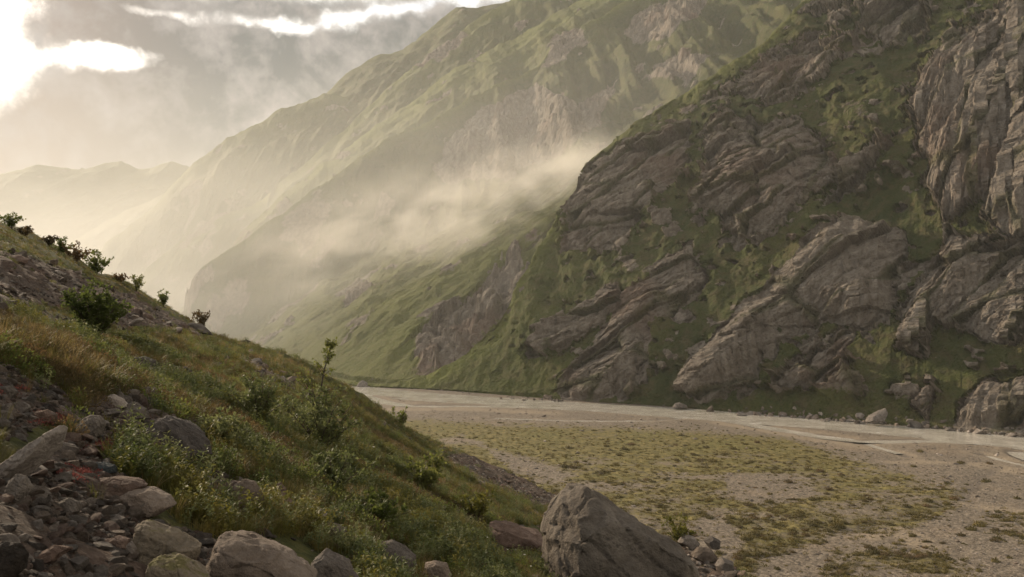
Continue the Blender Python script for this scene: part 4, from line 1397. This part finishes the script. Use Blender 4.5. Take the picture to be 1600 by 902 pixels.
# ------------------------------------------------------------------ loose stones of the scree: the 300 that show largest are things, the rest one mass
PROTO = [rock_mesh('stone', 900 + i, R_MIX[i % 5], 4 if i < 10 else 3, flat=0.5 + 0.05 * (i % 5), long=1.1 + 0.15 * (i % 4), cuts=12) for i in range(15)]
x, y, z, s_, pu, pv, r = slope_points(130000, 2.6, 88, 13, 0.95)
face = sstep(y, 13, 15) * sstep(345 - pu, 0, 20)
keep = r.uniform(size=len(x)) < np.clip(s_ * (1 - 0.2 * face), 0.0, 1) + 0.03
x, y, z, s_, pu, pv, face = [a[keep] for a in (x, y, z, s_, pu, pv, face)]
n = len(x)
size = np.exp(r.normal(math.log(0.021), 0.68, n)) * np.clip(y / 6.5, 0.75, 5.5) ** 0.75
size = np.minimum(np.clip(size * (1 - 0.4 * face), 0.008, 0.55), 0.012 * y + 0.02)
idx = r.integers(0, 15, n)
rt = rots(r, n, 0.35)
sink = size * 0.12
show = size / y * ((pu > 5) & (pu < 1590) & (pv > 330) & (pv < 895))
order = np.argsort(-show)
big = order[:270]
COLOUR = ['grey', 'tan', 'reddish', 'dark brown', 'pale']
MARKS = [(np.mean([p[0] for p in ol]), np.mean([p[1] for p in ol]), lb) for (_, ol, _, _, _, lb, _, _) in NAMED_ROCKS]
seen = {}
for k in big:
    p = PROTO[int(idx[k])]
    o = p.copy()
    o.name = 'stone'
    o.location = (x[k], y[k], z[k] + sink[k]); o.rotation_euler = tuple(rt[k]); o.scale = (size[k],) * 3
    qu, qv = to_px(x[k], y[k], z[k])
    near_ = min(MARKS, key=lambda m: (m[0] - qu) ** 2 + (1.6 * (m[1] - qv)) ** 2)[2]
    near_ = ' '.join(near_.split()[:8])
    while near_.split()[-1] in ('the', 'of', 'a', 'an', 'in', 'at', 'and', 'with', 'on', 'by', 'over', 'beside', 'under', 'below', 'above', 'to', 'across', 'behind', 'between', 'up', 'low', 'dark', 'long', 'lying', 'its', 'near', 'uppermost', 'lowermost', 'through'):
        near_ = ' '.join(near_.split()[:-1])
    key = (COLOUR[int(idx[k]) % 5], near_)
    seen[key] = seen.get(key, 0) + 1
    which = 'largest loose' if seen[key] == 1 else 'second largest loose' if seen[key] == 2 else 'small loose'
    link(tag(o, f'{which} {key[0]} stone near the {near_}', 'stone', 'loose stones in the moraine scree'))
rest = order[270:]
scatter('scree', 'small stones and gravel of the moraine scree', np.stack([x, y, z + sink], -1)[rest], rt[rest], size[rest], idx[rest],
        [rock_mesh('scree_stone', 940 + i, R_MIX[i % 5], 2, flat=0.55, long=1.2, cuts=10) for i in range(15)])

# ------------------------------------------------------------------ the plain: stones, grass and tussocks
r = np.random.default_rng(21)
uu = r.uniform(520, 1640, 30000); vv = 606 + 330 * r.uniform(size=30000) ** 0.85
D = CH * FPX / (vv - VH); x = (uu - U0) / FPX * D; y = D
d_, _ = foot_coords(x, y)
g, PU, PV = floor_masks(x, y)
wet = np.minimum.reduce([line_dist(x, y, RIVER_PLAN) / 12.0] + [line_dist(x, y, plan(p)) / (w_ * 1.5 + 0.5) for p, w_ in STREAMS])
ok = (d_ < -4) & (wet > 1) & (y > DCR(uu) + 15)
g1, x1, y1 = g[ok], x[ok], y[ok]
sel = r.uniform(size=len(x1)) > g1 * 0.8
xs, ys = x1[sel][:15000], y1[sel][:15000]
zs = floor_height(xs, ys); n = len(xs)
sz = np.clip(np.exp(r.normal(math.log(0.13), 0.6, n)), 0.05, 0.75) * np.clip(ys / 200, 0.7, 1.6)
scatter('gravel', 'stones and gravel spread over the valley floor', np.stack([xs, ys, zs], -1), rots(r, n, 0.3), sz, r.integers(0, 6, n),
        [rock_mesh('gravel_stone', 960 + i, (R_GREY, R_TAN, R_PALE)[i % 3], 2, flat=0.6, long=1.2, cuts=8) for i in range(6)])


r = np.random.default_rng(29)
ub = r.uniform(560, 1680, 900); vb = np.interp(ub, [p[0] for p in FOOT_PX], [p[1] for p in FOOT_PX]) + np.abs(r.normal(0, 2.2, 900)) - 1.4
D = CH * FPX / (vb - VH); xb, yb = (ub - U0) / FPX * D, D
db, _ = foot_coords(xb, yb)
kb = fbm(xb / 40, yb / 40, octv=2, seed=641) + r.normal(0, 0.15, 900) > 0.22
xb, yb, db = xb[kb], yb[kb], db[kb]; n = len(xb)
sb = np.clip(np.exp(r.normal(math.log(0.7), 0.6, n)), 0.25, 2.8)
scatter('fallen_blocks', 'fallen blocks along the foot of the wall by the river', np.stack([xb, yb, np.maximum(db, 0) * 0.9 - 0.1], -1), rots(r, n, 0.4), sb, r.integers(0, 6, n),
        [rock_mesh('fallen_block', 980 + i, (R_GREY, R_PALE, R_TAN)[i % 3], 3, flat=0.7, long=1.2, cuts=12) for i in range(6)])


def tussock(name, seed, mat, n=130):
    """A cushion of short dense blades over a rough dome."""
    rr = np.random.default_rng(seed); M = Mesh()
    co, f = ICO[2]
    c = co * np.array([1.0, 0.85, 0.42])
    c = c * (1 + 0.22 * fbm(co[:, 0] * 1.6, co[:, 1] * 1.6, co[:, 2] * 1.6 + seed, octv=3, seed=seed))[:, None]
    M.tri(c, f)
    for _ in range(n):
        k = rr.integers(0, len(c))
        if c[k, 2] < -0.05:
            continue
        d = c[k] * np.array([1, 1, 0]); d = d / (np.linalg.norm(d) + 1e-6) * 0.7 + rdir(rr) * 0.5
        d /= np.linalg.norm(d)
        M.blade(c[k] * 0.92 + rr.normal(0, 0.07, 3), d, rr.uniform(0.22, 0.5), 0.045, rr.uniform(0.3, 1.0), rr)
    return M.obj(name, mat)


T_PROTO = [tussock('grass_tussock', 41, L_TUSS), tussock('grass_tussock', 42, L_TUSS), tussock('grass_tussock', 43, L_HEATH), tussock('grass_tussock', 44, L_TUSS)]
clus = fbm(x1 / 7.0, y1 / 5.0, octv=3, seed=631)
fr = fbm(x1 / 28.0, y1 / 20.0, octv=2, seed=633)
px1, py1 = to_px(x1, y1, np.zeros_like(x1))
pr = np.clip(g1 * 1.1 + 0.02, 0, 1) * sstep(clus + 0.35 * fr, -0.12, 0.22) * (0.45 + 0.55 * sstep(py1, 660, 720))
sel = r.uniform(size=len(x1)) < pr
xt, yt = x1[sel][:8000], y1[sel][:8000]; n = len(xt)
zt = floor_height(xt, yt)
st = np.clip(np.exp(r.normal(math.log(0.40), 0.48, n)), 0.15, 1.3)
it = r.integers(0, 4, n); rt = rots(r, n, 0.06)
pxt, pyt = to_px(xt, yt, zt)
show = st / yt * ((pxt > 640) & (pxt < 1590) & (pyt < 890) & ((pxt > 1100) | (pyt < 740)))
order = np.argsort(-show); big, rest = order[:230], order[230:]
PLACES = [(1060, 800, 'on the bare gravel beside the huge boulder'), (1180, 730, 'in the middle of the grassy plain'), (1300, 790, 'in the belt of tussocks across the gravel'), (1450, 770, 'by the curved dried-up stream bed'),
          (1350, 860, 'in the near tussock patch on the gravel'), (1540, 830, 'in the outlying patch beyond the sandy bed'), (760, 660, 'in the far grass near the side channel'), (950, 670, 'in the green turf below the water'),
          (1230, 850, 'on the near gravel between sand patches'), (1130, 870, 'at the foot of the moraine rubble'), (1400, 720, 'where turf gives way to river gravel'), (720, 720, 'beside the moraine foot')]
seen = {}
for k in big:
    o = T_PROTO[int(it[k])].copy()
    o.name = 'grass_tussock'
    o.location = (xt[k], yt[k], zt[k] - 0.02); o.rotation_euler = tuple(rt[k]); o.scale = (st[k],) * 3
    pl = min(PLACES, key=lambda m: (m[0] - pxt[k]) ** 2 + (2 * (m[1] - pyt[k])) ** 2)[2]
    key = ('brown heathy' if int(it[k]) == 2 else 'olive green', pl)
    seen[key] = seen.get(key, 0) + 1
    which = 'largest' if seen[key] == 1 else 'second largest' if seen[key] == 2 else 'low'
    link(tag(o, f'{which} {key[0]} tussock {pl}', 'grass tussock', 'grass tussocks scattered over the plain'))
scatter('tussock_cover', 'smaller tussocks of grass scattered over the plain', np.stack([xt, yt, zt - 0.02], -1)[rest], rt[rest], st[rest] * 0.9, it[rest],
        [tussock('cover_tussock', 45, L_TUSS, 80), tussock('cover_tussock', 46, L_TUSS, 80), tussock('cover_tussock', 47, L_HEATH, 80), tussock('cover_tussock', 48, L_TUSS, 80)])
sel = r.uniform(size=len(x1)) < g1 * 0.9
xg, yg = x1[sel][:9000], y1[sel][:9000]; n = len(xg)
L_PLAIN = mat_leaf('plain_grass', (0.062, 0.052, 0.016), (0.108, 0.088, 0.026), (0.18, 0.138, 0.048), 0.4)
scatter('plain_grass', 'yellow green grass growing on the valley floor', np.stack([xg, yg, floor_height(xg, yg) - 0.02], -1), rots(r, n, 0.1), r.uniform(0.8, 2.0, n), r.integers(0, 2, n),
        [tuft('plain_tuft', 51, L_PLAIN, 26, 0.28, 0.35, 0.9, 0.03), tuft('plain_tuft', 52, L_PLAIN, 26, 0.20, 0.45, 1.0, 0.035)])

# ------------------------------------------------------------------ bushes, sapling, flowers
def bush(name, label, base, h, wd, seed, leaves=900, ll=0.05, lw=0.03, mat=None, stems=9, cat='bush', group=None, open_=0.35, lean=0.0):
    rr = np.random.default_rng(seed)
    root = bpy.data.objects.new(name, None)
    root.location = base
    link(tag(root, label, cat, group))
    S, F = Mesh(), Mesh()
    tips = []
    for k in range(stems):
        a = 2 * math.pi * (k + rr.uniform(0, 0.8)) / stems
        d = np.array([math.cos(a), math.sin(a), 0]) * wd * 0.5 * rr.uniform(0.15, 1.0)
        hh = h * rr.uniform(0.6, 1.0) * (1 - 0.35 * (np.linalg.norm(d) / (wd * 0.5)) ** 2)
        path = [d * f ** 1.3 + np.array([lean * h * f * f, 0, hh * f - 0.06]) + rr.normal(0, 0.02 * h, 3) * f for f in np.linspace(0, 1, 6)]
        S.tube(path, 0.013 * h, 0.004 * h, 4)
        path = np.array(path)
        for j in range(7):
            f = rr.uniform(0.25, 1.0)
            p = np.array([np.interp(f * 5, range(6), path[:, i]) for i in range(3)])
            td = rdir(rr) * rr.uniform(0.5, 1.0) + np.array([0, 0, rr.uniform(0.0, 0.9)])
            ln = rr.uniform(0.10, 0.24) * h
            e = p + td * ln
            S.tube([p, p + td * ln * 0.5 + rr.normal(0, 0.01 * h, 3), e], 0.004 * h, 0.0018 * h, 3)
            tips.append((p, e))
    for _ in range(leaves):
        p, e = tips[rr.integers(0, len(tips))]
        f = rr.uniform(open_, 1.1)
        c = p + (e - p) * f + rr.normal(0, 0.022 * h, 3)
        c[2] = max(c[2], 0.0)
        ld = (e - p) / (np.linalg.norm(e - p) + 1e-6) * 0.5 + rr.normal(0, 0.6, 3) + np.array([0, 0, 0.1])
        F.leaf(c, ld, rr.normal(0, 0.5, 3) + np.array([0, 0, 0.8]), ll * rr.uniform(0.7, 1.25), lw * rr.uniform(0.8, 1.2))
    link(S.obj('stems', BARK), root)
    link(F.obj('foliage', mat or L_BUSH), root)
    return root


def bush_px(name, label, u, v, hpx, wpx, seed, **kw):
    b = moraine_hit(u, v)
    k = b.y / FPX
    bush(name, label, b, hpx * k * 1.3, wpx * k * 1.2, seed, ll=kw.pop('lpx', 6) * k, lw=kw.pop('lwpx', 3.6) * k, **kw)


bush_px('bush', 'dense round dark green bush on the turf below the gravel face', 147, 534, 76, 80, 1, leaves=5200, lpx=5.5, lwpx=3.8, stems=26, open_=0.0)
RB = 'bushes along the skyline of the moraine ridge'
for (u, v, hp, wp, sd, lv, mt, lb) in [
        (18, 356, 20, 30, 2, 420, L_BUSH, 'topmost bush on the sunlit skyline of the moraine ridge'),
        (40, 366, 12, 24, 3, 260, L_HEATH, 'low brown bush just below the topmost ridge bush'),
        (78, 384, 15, 26, 4, 320, L_HEATH, 'brown bush halfway down the ridge skyline'),
        (96, 394, 20, 26, 5, 380, L_BUSH, 'dark bush next above the wide brown bush on the ridge skyline'),
        (120, 408, 24, 34, 6, 480, L_HEATH, 'wide brown bush just above the dark upright bush on the ridge'),
        (150, 428, 34, 30, 7, 700, L_BUSH, 'dark green upright bush standing on the ridge crest above the gravel'),
        (186, 438, 9, 24, 8, 240, L_HEATH, 'low brown scrub on the ridge crest below the dark upright bush'),
        (213, 454, 22, 24, 9, 240, L_BUSH, 'small open bush alone on the lower ridge crest'),
        (255, 478, 22, 22, 10, 320, L_BUSH, 'small green bush on the ridge crest next below the open one'),
        (315, 514, 28, 30, 11, 420, L_HEATH, 'brownish bush at the low end of the gravel ridge')]:
    bush_px('ridge_bush', lb, u, v + 2, hp * 1.0, wp * 1.25, sd, leaves=int(lv * 1.7), lpx=3.6, lwpx=2.2, mat=mt, group=RB, stems=12, cat='bush', open_=0.0)
bush_px('willow_bush', 'sprawling open willow bush with thin dark stems around the sapling', 500, 706, 84, 135, 21, leaves=2600, lpx=7, lwpx=3.5, mat=L_WILLOW, stems=20, open_=0.1)
bush_px('willow_bush', 'wide leafy willow bush uphill of the sapling', 405, 662, 66, 100, 22, leaves=1700, lpx=7, lwpx=3.4, mat=L_WILLOW, stems=16, open_=0.2)
bush_px('willow_bush', 'pale green willow bush beside the orange lichen boulder', 350, 705, 58, 84, 23, leaves=1000, lpx=8, lwpx=4, mat=L_WILLOW, stems=12)
bush_px('bush', 'dark rounded bush in the turf halfway down the slope', 668, 765, 48, 66, 24, leaves=1300, lpx=6, lwpx=4, stems=12)
bush_px('bush', 'small bush on the slope edge above the river plain', 628, 668, 24, 36, 25, leaves=420, lpx=4, lwpx=2.6, stems=8)
bush_px('bush', 'yellow green bush growing below the huge boulder', 1062, 852, 36, 50, 26, leaves=700, lpx=5, lwpx=3.4, mat=L_BRIGHT, stems=10)
bush_px('bush', 'bright yellow green bush on the slope beside the dark rounded bush', 745, 815, 46, 80, 27, leaves=900, lpx=7, lwpx=4, mat=L_BRIGHT, stems=12)
bush_px('willow_bush', 'grey green willow bush in the hollow below the tan boulder', 520, 770, 55, 110, 28, leaves=1300, lpx=8, lwpx=4, mat=L_WILLOW, stems=14)
bush_px('bush', 'dark herb bush above the flat topped grey boulder', 590, 825, 55, 90, 29, leaves=1200, lpx=7, lwpx=4.4, stems=13)


def sapling():
    b = moraine_hit(505, 690)
    k = b.y / FPX
    rr = np.random.default_rng(77)
    root = bpy.data.objects.new('sapling', None); root.location = b
    link(tag(root, 'slender young tree with a loose tuft of round leaves above the willow bush', 'young tree'))
    px = lambda dx, up: np.array([dx * k, 0, up * k])
    trunk = [px(-22, -3), px(-14, 40), px(-4, 80), px(2, 112), px(10, 140), px(13, 150)]
    T = Mesh(); T.tube(trunk, 2.0 * k, 0.6 * k, 6)
    t = link(T.obj('trunk', BARK), root)
    B, F = Mesh(), Mesh()
    tr = np.array(trunk)
    for j in range(26):
        f = rr.uniform(0.50, 1.0)
        p = np.array([np.interp(f * 5, range(6), tr[:, i]) for i in range(3)])
        d = rdir(rr) * rr.uniform(0.4, 0.9) + np.array([0.1, 0, 0.75])
        ln = k * rr.uniform(12, 26) * (1.15 - 0.4 * f)
        e = p + d * ln
        B.tube([p, (p + e) / 2 + rr.normal(0, 0.6 * k, 3), e], 0.6 * k, 0.25 * k, 3)
        for _ in range(12):
            c = p + (e - p) * rr.uniform(0.3, 1.1) + rr.normal(0, 1.6 * k, 3)
            F.leaf(c, rr.normal(0, 1, 3) + np.array([0, 0, -0.2]), rr.normal(0, 1, 3), 4.8 * k * rr.uniform(0.7, 1.2), 3.6 * k)
    # a side shoot lower down
    for j in range(9):
        p = px(-16 + rr.uniform(-6, 4), 62 + rr.uniform(0, 8)); e = p + px(rr.uniform(-26, -6), rr.uniform(22, 48)) + np.array([0, rr.uniform(-8, 8) * k, 0])
        B.tube([p, (p + e) / 2, e], 0.6 * k, 0.25 * k, 3)
        for _ in range(8):
            c = p + (e - p) * rr.uniform(0.35, 1.1) + rr.normal(0, 1.6 * k, 3)
            F.leaf(c, rr.normal(0, 1, 3), rr.normal(0, 1, 3), 4.6 * k * rr.uniform(0.7, 1.2), 3.4 * k)
    link(B.obj('branches', BARK), root)
    link(F.obj('crown', L_BUSH), root)


sapling()
FL = None
for (u, v) in [(698, 836), (704, 840), (738, 846), (746, 852), (696, 824), (762, 842), (515, 718), (820, 872), (793, 862), (898, 884), (892, 874), (955, 896), (830, 888), (584, 700), (640, 815), (470, 800)]:
    b = moraine_hit(u, v + 14)
    k = b.y / FPX
    root = bpy.data.objects.new('wild_flower', None); root.location = b
    link(tag(root, 'small white flower head on a thin stem in the dark herbs', 'wild flower', 'white wild flowers on the moraine slope'))
    if FL is None:
        S, F = Mesh(), Mesh(); rr = np.random.default_rng(5)
        S.tube([np.array([0, 0, -0.02]), np.array([0.01, 0, 0.1]), np.array([0.0, 0.01, 0.2])], 0.002, 0.0015, 4)
        for _ in range(26):
            d = rdir(rr)
            F.leaf(np.array([0, 0.01, 0.2]) + d * rr.uniform(0, 0.014), d + np.array([0, 0, rr.uniform(0, 1.2)]), np.array([0, 0, 1.0]) + rr.normal(0, .4, 3), 0.018, 0.012)
        FL = (S.obj('stem', L_GRASS).data, F.obj('flower_head', L_FLOWER).data)
    s_ = 15 * k / 0.2
    root.scale = (s_, s_, s_)
    link(bpy.data.objects.new('stem', FL[0]), root)
    link(bpy.data.objects.new('flower_head', FL[1]), root)

# ------------------------------------------------------------------ air: even haze over the whole place, and mist lying in the valley
def box(x0, x1, y0, y1, z0, z1):
    co = np.array([(x, y, z) for x in (x0, x1) for y in (y0, y1) for z in (z0, z1)], float)
    q = np.array([(0, 1, 3, 2), (4, 6, 7, 5), (0, 4, 5, 1), (2, 3, 7, 6), (0, 2, 6, 4), (1, 5, 7, 3)])
    return co, q


HAZE_DENSITY = 0.00006


def mat_haze():
    m, t = new_mat('haze_air')
    v = t.n('ShaderNodeVolumePrincipled', Density=HAZE_DENSITY, Anisotropy=0.1)
    v.inputs['Color'].default_value = (0.96, 0.97, 0.93, 1)
    o = t.n('ShaderNodeOutputMaterial')
    t.nt.links.new(v.outputs[0], o.inputs['Volume'])
    return m


top_z = max((o.matrix_world @ Vector(c)).z for o in COL.objects if o.type == 'MESH' for c in o.bound_box)
low_z = min((o.matrix_world @ Vector(c)).z for o in COL.objects if o.type == 'MESH' for c in o.bound_box)

co, q = box(-4300, 4500, -400, 3500, low_z - 1.0, top_z + 6.0)
hz = raw_mesh('haze', co, q, mat_haze(), None, False)
link(tag(hz, 'thin even haze filling the valley air', kind='stuff'))


def mat_mist(name, density, fall, nscale, lo, hi, step, color, aniso, stretch=(1, 1, 1), edge=0.12, edge_y=None):
    """Mist in a box whose own coordinates run 0..1: densest low down, torn by noise, thinning to nothing at the sides."""
    m, t = new_mat(name)
    tcn = t.n('ShaderNodeTexCoord')
    g = t.n('ShaderNodeSeparateXYZ', Vector=tcn.outputs['Generated'])
    fx, fy, fz = g.outputs
    side = lambda f, e: t.m('MULTIPLY', t.smooth(f, 0.0, e), t.smooth(t.m('SUBTRACT', 1.0, f), 0.0, e))
    mp = t.n('ShaderNodeMapping', Vector=tcn.outputs['Object'])
    mp.inputs['Scale'].default_value = stretch
    n = t.noise(mp.outputs[0], nscale, 5, 0.6, 0.4)
    d = t.m('MULTIPLY', t.m('MULTIPLY', side(fx, edge), side(fy, edge_y or edge)), t.smooth(n, lo, hi))
    if fall:
        d = t.m('MULTIPLY', d, t.m('POWER', 2.718, t.m('MULTIPLY', fz, -fall)))
        d = t.m('MULTIPLY', d, t.smooth(t.m('SUBTRACT', 1.0, fz), 0.0, 0.4))
    else:
        p = t.n('ShaderNodeVectorMath', {'operation': 'DISTANCE'})
        t.nt.links.new(tcn.outputs['Generated'], p.inputs[0])
        p.inputs[1].default_value = (0.5, 0.5, 0.5)
        d = t.m('MULTIPLY', d, t.smooth(t.m('SUBTRACT', 0.5, p.outputs['Value']), 0.0, 0.38))
    v = t.n('ShaderNodeVolumePrincipled', Density=t.m('MULTIPLY', d, density), Anisotropy=aniso)
    v.inputs['Color'].default_value = (*color, 1)
    o = t.n('ShaderNodeOutputMaterial')
    t.nt.links.new(v.outputs[0], o.inputs['Volume'])
    m.cycles.volume_step_rate = step
    return m


def mist_box(name, cx, cy, cz, sx, sy, sz, rz, ry, mat, label):
    co, q = box(-sx / 2, sx / 2, -sy / 2, sy / 2, -sz / 2, sz / 2)
    o = raw_mesh(name, co, q, mat, None, False)
    o.location = (cx, cy, cz)
    o.rotation_euler = (0, ry, rz)
    link(tag(o, label, kind='stuff'))


mist_box('valley_mist', -680, 1390, 200, 1900, 2140, 416, 0, 0,
         mat_mist('valley_mist_air', 0.0040, 2.9, 0.0042, 0.22, 0.65, 0.35, (0.98, 0.96, 0.90), 0.15, (1, 1, 2), 0.12, 0.36), 'pale mist lying low in the far valley')
mist_box('mist_wisp', -30, 665, 134, 560, 240, 112, math.radians(26), math.radians(-18),
         mat_mist('mist_wisp_air', 0.0115, 0.0, 0.022, 0.42, 0.70, 0.3, (0.99, 0.94, 0.86), 0.25, (0.75, 1, 1.5)), 'torn wisp of sunlit mist drifting across the slope')
